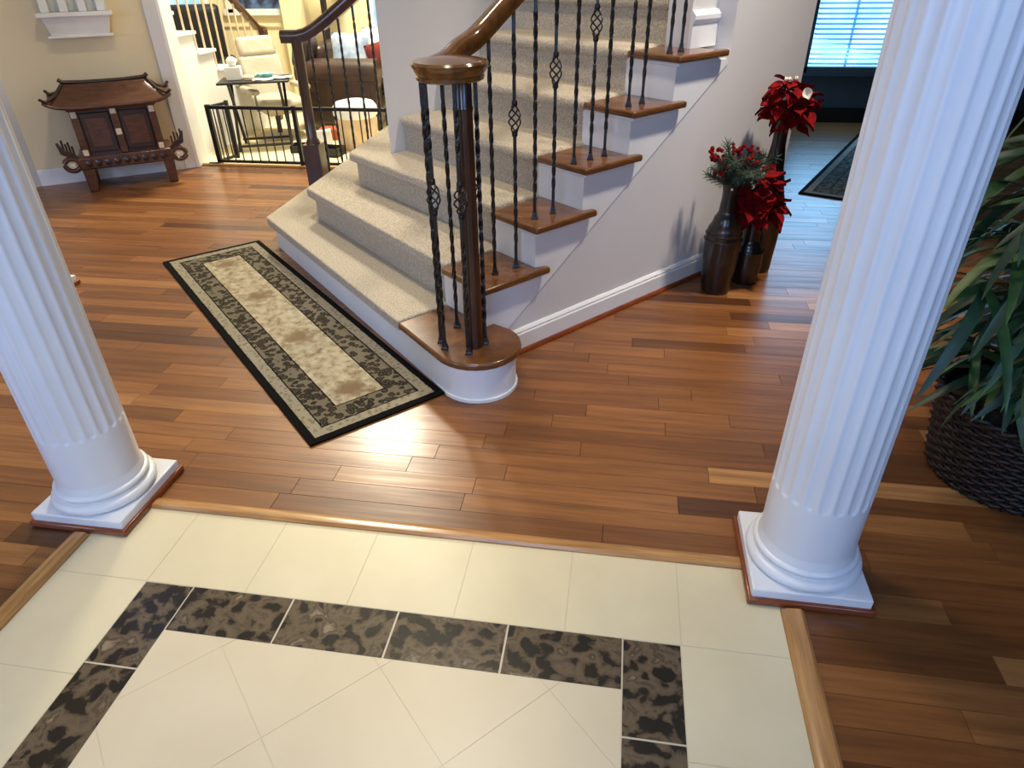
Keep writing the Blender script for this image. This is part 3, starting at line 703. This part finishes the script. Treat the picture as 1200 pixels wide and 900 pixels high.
# ================================================================== VASES WITH FLOWERS
def vase(label, x, y, prof, ring=None, handle=None):
    t = thing('floor_vase', label, 'vase', (x, y, 0), 0, 'dark vases beside the stairs')
    # smooth the profile
    pts = []
    for i in range(len(prof) - 1):
        for k in range(4): f = k / 4; g = f * f * (3 - 2 * f); pts.append((prof[i][0] + (prof[i + 1][0] - prof[i][0]) * g, prof[i][1] + (prof[i + 1][1] - prof[i][1]) * f))
    pts.append(prof[-1]); r, z = prof[-1]; pts += [(r - .008, z), (r - .012, z - .05), (.005, z - .06)]
    MB().lathe(pts, n=32).build('body', 'vase_brown', t, smooth=60)
    for r, z in ring or []:
        MB().tube([(r * math.cos(2 * PI * i / 28), r * math.sin(2 * PI * i / 28), z) for i in range(28)], .0055, 6, closed=True).build('band', 'vase_brown', t, smooth=60)
    return t
V1, V2, V3 = (1.815, 2.25), (1.978, 2.385), (2.065, 2.57)
vase('dark brown bottle vase with pine sprigs and berries, nearest the baseboard', *V1, [(.0, 0), (.072, 0), (.076, .02), (.088, .18), (.090, .28), (.084, .33), (.062, .385), (.042, .43), (.037, .50), (.042, .575)], ring=[(.091, .285), (.087, .315)])
vase('short dark vase between the two taller ones holding low red poinsettias', *V2, [(.0, 0), (.062, 0), (.066, .02), (.076, .10), (.074, .17), (.060, .205), (.046, .24), (.044, .30), (.050, .345)], ring=[(.074, .178)])
vase('tall slender dark vase at the wall corner holding high red poinsettias', *V3, [(.0, 0), (.074, 0), (.078, .02), (.088, .22), (.086, .38), (.066, .48), (.046, .58), (.034, .70), (.036, .80)], ring=[(.087, .36)])
def petal_mesh(L_, W_, curl):
    vs = []; fs = []; n = 7
    for i in range(n):
        f = i / (n - 1); wd = W_ * math.sin(PI * min(1, f * .93 + .07)) ** .8 * (1 - f ** 5) + .0015
        for j in (-1, 0, 1): vs.append((L_ * f, j * wd, curl * f * f + .010 * abs(j) * (1 if j else 0) - .004 * (j == 0)))
    for i in range(n - 1):
        for j in range(2): a = i * 3 + j; fs.append((a, a + 3, a + 4, a + 1))
    return MB().add(vs, fs).mesh('petal', 180)
PET = [petal_mesh(.092, .038, .015), petal_mesh(.08, .034, -.02), petal_mesh(.105, .040, -.045)]
PETC = petal_mesh(.055, .022, .0)
for me in PET: me.materials.append(MATS['petal_red'])
PETC.materials.append(MATS['petal_cream'])
BERRY = MB().lathe([(0.001, -.010), (.007, -.007), (.010, 0), (.007, .007), (.001, .010)], n=8).mesh('berry', 180)
BERRY_RED = BERRY.copy(); BERRY_RED.materials.append(MATS['petal_red']); BERRY.materials.append(MATS['petal_cream'])
def orient(o, loc, d, roll=0, s=1):
    d = Vector(d).normalized(); q = d.to_track_quat('X', 'Z') @ Euler((roll, 0, 0)).to_quaternion()
    o.rotation_mode = 'QUATERNION'; o.rotation_quaternion = q; o.location = loc; o.scale = (s, s, s); return o
def poinsettia(label, base, zc, heads, zstem):
    t = thing('poinsettia_bunch', label, 'flowers', (base[0], base[1], zstem), 0, 'red poinsettia bunches in the vases')
    for hx_, hy_, hz_, R_, nf in heads:
        c = Vector((hx_, hy_, hz_ - zstem))
        MB().tube([(0, 0, -.05), (hx_ * .3, hy_ * .3, c.z * .5), c], .004, 6).build('stem', 'stem_brown', t)
        for i in range(nf):
            f = (i + .5) / nf; th = math.acos(1 - 1.75 * f); ph = i * 2.39996 + rnd(-.3, .3)
            d = Vector((math.sin(th) * math.cos(ph), math.sin(th) * math.sin(ph), math.cos(th)))
            tang = Vector((math.cos(ph), math.sin(ph), rnd(-.9, .25))) + d * .45
            o = link('petal', random.choice(PET), None, t); orient(o, c + d * R_ * .42, tang, rnd(-.5, .5), R_ / .13 * rnd(.85, 1.15))
        for i in range(3):
            b = link('berry', BERRY, 'petal_cream', t); b.location = c + Vector((rnd(-.03, .03), rnd(-.03, .0), R_ * .55))
    return t
poinsettia('low bunch of red poinsettias in the short vase', V2, .5, [(-.01, -.02, .51, .13, 34), (.03, -.05, .44, .12, 28), (-.06, -.02, .46, .11, 24), (-.02, -.07, .40, .11, 24)], .34)
pt_ = poinsettia('high bunch of red poinsettias above the tall slender vase', V3, .95, [(-.005, -.02, .93, .115, 34), (.04, -.03, .86, .12, 32), (-.03, -.03, .85, .105, 26), (.04, -.02, .80, .10, 20)], .79)
o = link('petal', PETC, None, pt_); orient(o, Vector((.05, -.115, .175)), (.25, -.1, -.6), 1.2, 1.0); o['label'] = 'small cream petal'
# pine and berry spray
sp = thing('pine_berry_spray', 'spray of pine sprigs with red berries and white buds in the bottle vase', 'flowers', V1 + (.57,))
def sprig_mesh(L_, nn_):
    m = MB(); m.tube([(0, 0, 0), (L_ * .5, 0, .01), (L_, 0, .0)], .0025, 5)
    for i in range(nn_):
        x = L_ * (.15 + .85 * i / nn_); a = i * 2.4; b = Vector((x, 0, 0)); t_ = b + Vector((.018, .03 * math.cos(a), .03 * math.sin(a)))
        s_ = Vector((0, -math.sin(a), math.cos(a))) * .0028
        m.add([b - s_, b + s_, t_ + s_ * .4, t_ - s_ * .4], [(0, 1, 2, 3)])
    return m.mesh('pine_sprig')
SPR = [sprig_mesh(.15, 60), sprig_mesh(.19, 80)]
for i in range(44):
    ph = i * 2.4; up = rnd(.1, 1.6); d = Vector((math.cos(ph), math.sin(ph), up)); o = link('pine_sprig', SPR[i % 2], 'pine_green', sp); orient(o, (.01 * math.cos(ph), .01 * math.sin(ph), -.02 + .03 * (i % 3)), d, rnd(0, 6), rnd(.8, 1.15) * (.62 if -math.cos(ph) * sA + math.sin(ph) * cA > .2 else 1))
for ci, (cx_, cy_, cz_) in enumerate(((-.075, -.07, .10), (.055, -.075, .10), (-.01, -.06, .15), (-.10, -.03, .14), (.07, -.03, .14))):
    MB().tube([(0, 0, -.04), (cx_ * .5, cy_ * .5, cz_ * .5), (cx_, cy_, cz_)], .003, 5).build('stem', 'stem_brown', sp)
    for i in range(16):
        b = link('berry', BERRY_RED, None, sp); b.location = (cx_ + rnd(-.028, .028), cy_ + rnd(-.028, .028), cz_ + rnd(-.05, .04)); b.scale = [rnd(.8, 1.25)] * 3
for i in range(14):
    ph = rnd(0, 6.28); rr = rnd(.06, .11); b = link('bud', BERRY, 'petal_cream', sp); b.location = (rr * math.cos(ph), rr * math.sin(ph), rnd(-.02, .05)); b.scale = [rnd(.6, .9)] * 3

# ================================================================== POTTED PLANT IN WICKER BASKET
PX, PY = 2.64, 0.86
pl = thing('potted_plant', 'tall leafy artificial bamboo in a dark wicker basket by the right column', 'plant', (PX, PY, 0))
bk = MB().lathe([(.20, .0), (.22, .01), (.245, .15), (.262, .285), (.255, .285), (.235, .15), (.20, .02)], n=36).build('basket', 'wicker', pl, smooth=60)
m = MB(); NS = 96
for rI in range(17):
    z = .012 + .0165 * rI; R_ = .226 + .042 * z / .285
    m.tube([((R_ + .007 * math.cos(24 * 2 * PI * i / NS + PI * (rI % 2))) * math.cos(2 * PI * i / NS), (R_ + .007 * math.cos(24 * 2 * PI * i / NS + PI * (rI % 2))) * math.sin(2 * PI * i / NS), z) for i in range(NS)], .0085, 5, closed=True)
wv = m.build('weave', 'wicker', bk, smooth=80); wv['kind'] = 'stuff'
for i in range(48):
    a = 2 * PI * i / 48; MB().tube([(.228 * math.cos(a), .228 * math.sin(a), .0), (.268 * math.cos(a), .268 * math.sin(a), .288)], .006, 5).build('stake', 'wicker', bk, smooth=80)
for q in range(2):
    MB().tube([((.266 + .008 * math.cos(18 * 2 * PI * i / 108 + q * PI)) * math.cos(2 * PI * i / 108), (.266 + .008 * math.cos(18 * 2 * PI * i / 108 + q * PI)) * math.sin(2 * PI * i / 108), .292 + .008 * math.sin(18 * 2 * PI * i / 108 + q * PI)) for i in range(108)], .010, 6, closed=True).build('rim', 'wicker', bk, smooth=80)
vs = [(0, 0, .262)]; fs = []
for i in range(36):
    a = 2 * PI * i / 36; vs += [(.13 * math.cos(a), .13 * math.sin(a), .268 + rnd(-.012, .018)), (.25 * math.cos(a), .25 * math.sin(a), .25)]
for i in range(36): a, b = 1 + 2 * i, 1 + 2 * ((i + 1) % 36); fs += [(0, a, b), (a, a + 1, b + 1, b)]
MB().add(vs, fs).build('moss', 'moss', pl, smooth=80)
def leaf_mesh(L_, W_, droop):
    vs = []; fs = []; n = 8
    for i in range(n):
        f = i / (n - 1); wd = W_ * (f + .06) ** .55 * (1 - f) ** .75 * 1.45 + .0008; z = -droop * f * f
        vs += [(L_ * f * (1 - .1 * f), -wd, z + wd * .25), (L_ * f * (1 - .1 * f), 0, z), (L_ * f * (1 - .1 * f), wd, z + wd * .25)]
    for i in range(n - 1):
        for j in range(2): a = i * 3 + j; fs.append((a, a + 3, a + 4, a + 1))
    return MB().add(vs, fs)
LV = []
for mt in ('leaf_a', 'leaf_b', 'leaf_c'):
    for L_, W_, dr in ((.22, .016, .07), (.28, .020, .12), (.17, .015, .03)):
        me = leaf_mesh(L_, W_, dr).mesh('leaf', 180); me.materials.append(MATS[mt]); LV.append(me)
WGT = [5, 5, 5, 4, 4, 4, 1, 1, 1]
canes = [(-.05, -.03, -.10, -.05, 1.55), (.05, .04, .10, .06, 1.7), (.02, -.07, .04, -.16, 1.4), (-.07, .05, -.16, .08, 1.35), (.0, .0, .0, .02, 1.8), (.09, -.04, .2, -.08, 1.5), (-.02, -.09, -.12, -.20, 1.15), (-.08, -.05, -.22, -.10, 1.0), (.06, -.10, .10, -.26, 1.0)]
spots = []
for ci, (x0, y0, x1, y1, h) in enumerate(canes):
    path = [(x0 + (x1 - x0) * f ** 1.5, y0 + (y1 - y0) * f ** 1.5, .25 + (h - .25) * f) for f in [i / 8 for i in range(9)]]
    MB().tube(path, .010, 7, scales=[1 - .5 * i / 8 for i in range(9)]).build('cane', 'cane' if ci % 2 else 'stem_brown', pl, smooth=80)
    nb = 13
    for b in range(nb):
        f = .14 + .85 * b / (nb - 1); i = min(7, int(f * 8)); p0 = Vector(path[i]).lerp(Vector(path[i + 1]), f * 8 - i)
        ph = b * 2.4 + ci * 1.1; tw = .10 + .16 * random.random()
        p1 = p0 + Vector((math.cos(ph) * tw, math.sin(ph) * tw, .05))
        MB().tube([p0, p0.lerp(p1, .5) + Vector((0, 0, .02)), p1], .0028, 4).build('twig', 'stem_brown', pl)
        for k in range(7):
            a2 = ph + (k - 3) * .5 + rnd(-.2, .2); d = Vector((math.cos(a2), math.sin(a2), rnd(-.8, .25)))
            spots.append((p0.lerp(p1, .5 + .5 * (k / 6)), d, rnd(-.5, .5), rnd(.95, 1.4)))
def leaf_rank(sp_):
    q = project(Vector((PX, PY, 0)) + sp_[0] + sp_[1] * .1)
    if not q or not (-20 < q[0] < 1230 and -40 < q[1] < 930): return 99
    return q[2] + (1.5 if q[0] < 1040 else 0)
spots.sort(key=leaf_rank)
for sp_ in spots[:290]:
    o = link('leaf', random.choices(LV, WGT)[0], None, pl); orient(o, *sp_)
m = MB()
for p_, d, roll, k in spots[290:]:
    q = Vector(d).normalized().to_track_quat('X', 'Z') @ Euler((roll, 0, 0)).to_quaternion(); lm_ = leaf_mesh(.22, .017, .07)
    m.add([q @ (Vector(v) * k) + p_ for v in lm_.v], lm_.f)
lo_ = m.build('leaf_mass', 'leaf_b', pl, smooth=180); lo_['kind'] = 'stuff'

# ================================================================== FAMILY ROOM
FZ = -.18
# low pet gate standing across the opening
GY = 4.405
ga = thing('pet_gate', 'low black metal pet gate across the family room opening', 'gate', (-1.3, GY, 0.0))
def G(mb, name, **k): return mb.build(name, 'gate_metal', ga, world=True, **k)
for x0, x1 in ((-2.19, -1.425), (-1.425, -.62)):
    G(MB().mm(x0, x1, GY - .012, GY + .012, .452, .478), 'top_rail'); G(MB().mm(x0, x1, GY - .012, GY + .012, .012, .034), 'bottom_rail')
    n = 10
    for i in range(1, n): x = x0 + (x1 - x0) * i / n; G(MB().tube([(x, GY, .03), (x, GY, .455)], .0055, 6), 'bar')
for x, ww in ((-2.19, .036), (-1.425, .032), (-.62, .03)): G(MB().mm(x - ww / 2, x + ww / 2, GY - .016, GY + .016, .0, .485), 'post')
# hinged side wing at the left
a0, a1 = Vector((-2.19, GY, 0)), Vector((-2.13, GY + .20, 0))
for z in (.465, .024): G(MB().bar(a0 + Vector((0, 0, z)), a1 + Vector((0, 0, z)), .022), 'wing_rail')
G(MB().bar(a1, a1 + Vector((0, 0, .485)), .026), 'post')
for f in (.25, .5, .75): q = a0.lerp(a1, f); G(MB().tube([q + Vector((0, 0, .03)), q + Vector((0, 0, .455))], .0055, 6), 'bar')
G(MB().mm(-2.27, -2.17, GY - .05, GY - .02, 0, .02), 'foot')

# folding tray table
ty = thing('tray_table', 'black folding tray table behind the pet gate', 'table', (-2.42, 5.78, FZ))
c4 = [(-2.70, 5.46), (-2.06, 5.72), (-2.22, 6.12), (-2.84, 5.86)]
MB().prism(c4, .462, .482).build('tray_top', 'gate_metal', ty, world=True, bevel=.006)
ex = Vector((.64, .26, 0)).normalized(); ey = Vector((-.16, .40, 0)).normalized(); oc = Vector((-2.455, 5.79, 0))
def TP(a, b, z): return oc + ex * a + ey * b + Vector((0, 0, z))
for a in (-.26, .26):
    MB().bar(TP(a, -.20, FZ), TP(a, .19, .46), .026).build('leg', 'gate_metal', ty, world=True)
    MB().bar(TP(a * .92, .20, FZ), TP(a * .92, -.19, .46), .026).build('leg', 'gate_metal', ty, world=True)
for b, z in ((-.175, FZ + .05), (.175, FZ + .05)): MB().bar(TP(-.26, b, z), TP(.26, b, z), .022).build('stretcher', 'gate_metal', ty, world=True)
def on_tray(a, b, z=.482): return TP(a, b, z)
rzT = math.atan2(ex.y, ex.x)
def loose(name, mb, mat, label, cat, loc, rz=0, **k): return tag(link(name, mb.mesh(name, k.pop('smooth', False)), mat, None, loc=loc, rot=(0, 0, rz), **k), label, cat)
# tissue box with a tissue standing out
tb = thing('tissue_box', 'pale grey tissue box on the left end of the tray table', 'box', on_tray(-.19, .02), rzT)
MB().mm(-.075, .075, -.06, .06, 0, .12).build('carton', 'stool_white', tb, bevel=.006)
m = MB().lathe([(.015, .12), (.04, .14), (.055, .18), (.03, .20), (.012, .205)], n=9); m.v = [(x + rnd(-.008, .008), y + rnd(-.008, .008), z + rnd(-.004, .004)) for x, y, z in m.v]; m.build('tissue', 'paper', tb, smooth=180)
loose('book', MB().mm(-.05, .05, -.08, .08, 0, .03), 'peach_fabric', 'peach coloured book leaning on the tray beside the tissue box', 'book', on_tray(-.05, -.01, .483), rzT + .1, bevel=.003)
loose('magazine', MB().mm(-.085, .085, -.06, .06, 0, .035), 'teal_print', 'teal printed box among papers on the tray', 'box', on_tray(.10, .10, .483), rzT + .1, bevel=.003)
for i, (a, b, r) in enumerate(((.09, -.10, .05), (.27, -.03, -.1))):
    m = MB(); n = 6
    m.add([(-.10 + .2 * i_ / n, y, .004 + .004 * math.sin(i_ * 1.3 + i)) for i_ in range(n + 1) for y in (-.075, .075)], [(2 * j, 2 * j + 2, 2 * j + 3, 2 * j + 1) for j in range(n)])
    o = loose('paper_sheet', m, 'paper', ('white paper sheet lying at the front of the tray', 'white paper sheet hanging over the right end of the tray')[i], 'paper', on_tray(a, b, .484 + .004 * i), rzT + r)
    so = o.modifiers.new('solid', 'SOLIDIFY'); so.thickness = .002

# white recliner chair
ch = thing('recliner_chair', 'off-white leather recliner with padded headrest behind the tray table', 'chair', (-2.53, 6.27, FZ), math.radians(48)); ch.scale = (.86, .86, .95)
# local: faces -y
def K(mb, name, mat='white_leather', **k): return mb.build(name, mat, ch, **k)
RX = Matrix.Rotation(math.radians(-22), 3, 'X')
K(MB().box((0, .30, .93), (.47, .12, .22), mtx=RX), 'headrest', bevel=.05, seg=4)
K(MB().box((0, .18, .60), (.54, .12, .52), mtx=RX), 'backrest', bevel=.045, seg=4)
K(MB().box((0, -.14, .38), (.54, .56, .15), mtx=Matrix.Rotation(math.radians(4), 3, 'X')), 'seat', bevel=.05, seg=4)
for sx in (-1, 1):
    K(MB().box((sx * .33, -.10, .54), (.09, .46, .06)), 'armrest', bevel=.025, seg=3)
    K(MB().tube([(sx * .33, -.26, .52), (sx * .31, -.2, .34), (sx * .2, .0, .28)], .014, 8), 'arm_bracket', 'chrome')
K(MB().lathe([(.03, .03), (.03, .3)], n=14), 'pedestal', 'dark_plastic', smooth=40)
K(MB().lathe([(.30, 0), (.30, .015), (.27, .03), (.04, .04)], n=32), 'base_disc', 'white_leather', smooth=40)
# footstool with rounded white top
fs_ = thing('footstool', 'round white footstool in front of the brown sofa', 'stool', (-1.46, 5.86, FZ))
MB().lathe([(.0, .30), (.20, .30), (.225, .33), (.225, .40), (.19, .445), (.10, .465), (0, .47)], n=28).build('cushion', 'stool_white', fs_, smooth=50)
MB().lathe([(.19, .0), (.20, .02), (.215, .28), (.20, .305), (.05, .305)], n=28).build('drum_base', 'peach_fabric', fs_, smooth=50)
# sofa, its near arm turned to the viewer
sf = thing('sofa', 'dark brown leather sofa with rolled arm in the family room', 'sofa', (-1.93, 7.68, FZ), math.radians(90))
def Z(mb, name, **k): return mb.build(name, 'brown_leather', sf, **k)
Z(MB().mm(-.86, .30, -.42, .45, .08, .36), 'base', bevel=.03); Z(MB().mm(-.84, .30, -.46, .2, .36, .52), 'seat_cushion', bevel=.05, seg=3)
Z(MB().mm(-.84, .30, .20, .45, .36, .86), 'backrest', bevel=.08, seg=4)
Z(MB().mm(-1.12, -.86, -.46, .45, .06, .56), 'arm', bevel=.04, seg=3)
Z(MB().tube([(-.99, -.48, .60), (-.99, .45, .60)], .145, 16), 'arm_roll', smooth=60)
Z(MB().box((-.92, .38, .80), (.34, .2, .34), mtx=Matrix.Rotation(.2, 3, 'X')), 'arm_cushion', bevel=.07, seg=4)
for x in (-1.05, .28):
    for y in (-.38, .38): Z(MB().mm(x - .03, x + .03, y - .03, y + .03, 0, .09), 'foot')
def pillow(label, mat, loc, rot, s=.40):
    n = 10; vs = []; fs = []
    for side in (1, -1):
        for i in range(n + 1):
            for j in range(n + 1):
                x = -1 + 2 * i / n; y = -1 + 2 * j / n; h = .34 * ((1 - x ** 4) * (1 - y ** 4)) ** .6
                vs.append((x * s / 2 * (1 - .08 * (1 - abs(y))), y * s / 2 * (1 - .08 * (1 - abs(x))), side * h * s / 2))
    N_ = (n + 1) ** 2
    for k in (0, 1):
        for i in range(n):
            for j in range(n): a = k * N_ + i * (n + 1) + j; fs.append((a, a + n + 1, a + n + 2, a + 1))
    o = link('throw_pillow', MB().add(vs, fs).mesh('throw_pillow', 180), mat, None, loc=loc, rot=rot); return tag(o, label, 'pillow', 'throw pillows on the sofa')
pillow('pale blue throw pillow nearest the sofa back', 'blue_fabric', (-1.88, 7.04, .58), (1.25, 0, .15), .44)
pillow('white throw pillow in the middle of the sofa', 'white_fabric', (-1.62, 7.32, .60), (1.25, .05, .1), .44)
pillow('dark red throw pillow at the front edge of the sofa seat', 'red_fabric', (-1.50, 6.99, .55), (1.25, -.3, .1), .34)
pillow('peach throw pillow at the far end of the sofa', 'peach_fabric', (-1.52, 7.55, .58), (1.25, .1, -.1), .44)
th_ = MB(); n = 12
for i in range(n + 1):
    f = i / n
    for j in range(5): th_.v.append((.02 + .03 * min(f, .3) * 4 + .006 * math.sin(j * 2 + f * 6), -.2 + .1 * j, .02 if f < .15 else .02 - .42 * (f - .15)))
for i in range(n):
    for j in range(4): a = i * 5 + j; th_.f.append((a, a + 5, a + 6, a + 1))
o = loose('throw_blanket', th_, 'white_fabric', 'white throw blanket hanging over the front of the sofa seat', 'blanket', (-1.47, 7.0, FZ + .535), 0, smooth=180); so = o.modifiers.new('solid', 'SOLIDIFY'); so.thickness = .02
# clutter on the carpet
loose('shoe_box', MB().mm(-.15, .15, -.10, .10, 0, .11).mm(-.155, .155, -.105, .105, .085, .115), 'orange_card', 'orange-brown cardboard box on the carpet behind the gate', 'box', (-1.86, 6.2, FZ), .2, bevel=.004)
def tray_thing(name, label, loc, rz, sx_, sy_, h):
    m = MB().mm(-sx_, sx_, -sy_, sy_, 0, .015)
    for a, b, c_, d in ((-sx_, sx_, -sy_, -sy_ + .015), (-sx_, sx_, sy_ - .015, sy_), (-sx_, -sx_ + .015, -sy_, sy_), (sx_ - .015, sx_, -sy_, sy_)): m.mm(a, b, c_, d, 0, h)
    return loose(name, m, 'dark_plastic', label, 'tray', loc, rz)
tray_thing('storage_tray', 'black open storage tray on the carpet left of the dark newel post', (-1.98, 5.62, FZ), .15, .11, .09, .07)
tray_thing('storage_tray', 'black open storage tray on the carpet right of the dark newel post', (-1.66, 5.50, FZ), -.1, .15, .10, .08)
loose('paper_bag', MB().extrude([(-.08, -.05, 0), (.08, -.05, 0), (.08, .05, 0), (-.08, .05, 0)], [(-.07, -.04, .16), (.07, -.04, .16), (.075, .03, .17), (-.07, .035, .15)]), 'paper', 'small white paper bag on the carpet beside the orange-brown box', 'bag', (-1.84, 5.86, FZ), .3, bevel=.004)
# floor lamp pole behind the sofa
fl = thing('floor_lamp', 'dark floor lamp pole rising behind the sofa arm', 'lamp', (-2.42, 7.75, FZ))
MB().lathe([(.15, 0), (.15, .02), (.03, .04)], n=24).build('base', 'metal_pole', fl, smooth=40)
MB().lathe([(.038, .04), (.038, 1.6)], n=14).build('pole', 'metal_pole', fl, smooth=40)
MB().lathe([(.22, 1.55), (.13, 1.85)], n=24, cap=False).build('lamp_shade', 'shade_green', fl, smooth=40)

# back stairs rising towards the viewer along the left side of the family room
bs = thing('back_staircase', 'white back staircase with wooden newel and rail at the far left', 'staircase', (-3.0, 6.0, FZ))
def S_(mb, name, mat, **k): return mb.build(name, mat, bs, world=True, **k)
BR, BN = .185, .29; BX = -2.92
def bky(k): return 6.20 - BN * (k - 4)          # front (nosing) y of tread k
prof = [(bky(1), FZ)]
for k in range(1, 9): prof += [(bky(k), FZ + BR * k - .03), (bky(k + 1), FZ + BR * k - .03)]
prof += [(bky(9), FZ)]
S_(MB().extrude([(BX, y, z) for y, z in prof], [(BX - .9, y, z) for y, z in prof]), 'stringer', 'white_paint')
for k in range(1, 9):
    z = FZ + BR * k; S_(MB().mm(BX - .9, BX + .03, bky(k + 1) - .0, bky(k) + .03, z - .03, z), 'tread', 'white_paint', bevel=.006)
    for f in (.25, .75):
        y = bky(k) - BN * f; S_(MB().tube([(BX - .03, y, z), (BX - .03, y, z + .78 + BR * f)], .010, 6), 'baluster', 'peach_fabric')
S_(MB().mm(BX - .075, BX + .015, bky(1) + .0, bky(1) + .09, FZ, FZ + 1.0), 'newel_post', 'rosewood', bevel=.01)
S_(MB().sweep([(BX - .03, bky(1) + .10, FZ + .99), (BX - .03, bky(1) - .05, FZ + 1.02), (BX - .03, bky(8), FZ + BR * 8 + .88)], rail_prof), 'handrail', 'rosewood', smooth=50)

# window and dark armchair seen through the back stair railing
wf = MB()
for a, b, c_, d in ((-5.15, -5.08, .72, 2.3), (-4.15, -4.08, .72, 2.3), (-5.15, -4.08, .70, .77), (-5.15, -4.08, 2.25, 2.31)): wf.mm(a, b, BY - .05, BY, c_, d)
wf = struct(wf.build('window_7', 'white_paint'), 'blue daylight window beyond the back stair railing')
MB().mm(-5.09, -4.14, BY - .02, BY - .01, .76, 2.28).build('pane', 'sky_pane_far', wf)
ac = thing('armchair', 'dark armchair half hidden behind the back stair railing', 'armchair', (-4.05, 7.45, FZ), math.radians(20))
def AC(mb, name, mat='dark_plastic', **k): return mb.build(name, mat, ac, **k)
AC(MB().mm(-.36, .36, -.35, .35, .10, .40), 'base', bevel=.03); AC(MB().mm(-.27, .27, -.38, .22, .38, .52), 'seat_cushion', 'brown_leather', bevel=.05, seg=3)
AC(MB().mm(-.34, .34, .16, .38, .38, 1.22), 'backrest', bevel=.08, seg=4)
for sx in (-1, 1): AC(MB().mm(sx * .33 - .08, sx * .33 + .08, -.36, .34, .1, .64), 'arm', bevel=.05, seg=3)
for x in (-.3, .3):
    for y in (-.3, .3): AC(MB().mm(x - .025, x + .025, y - .025, y + .025, 0, .11), 'foot')
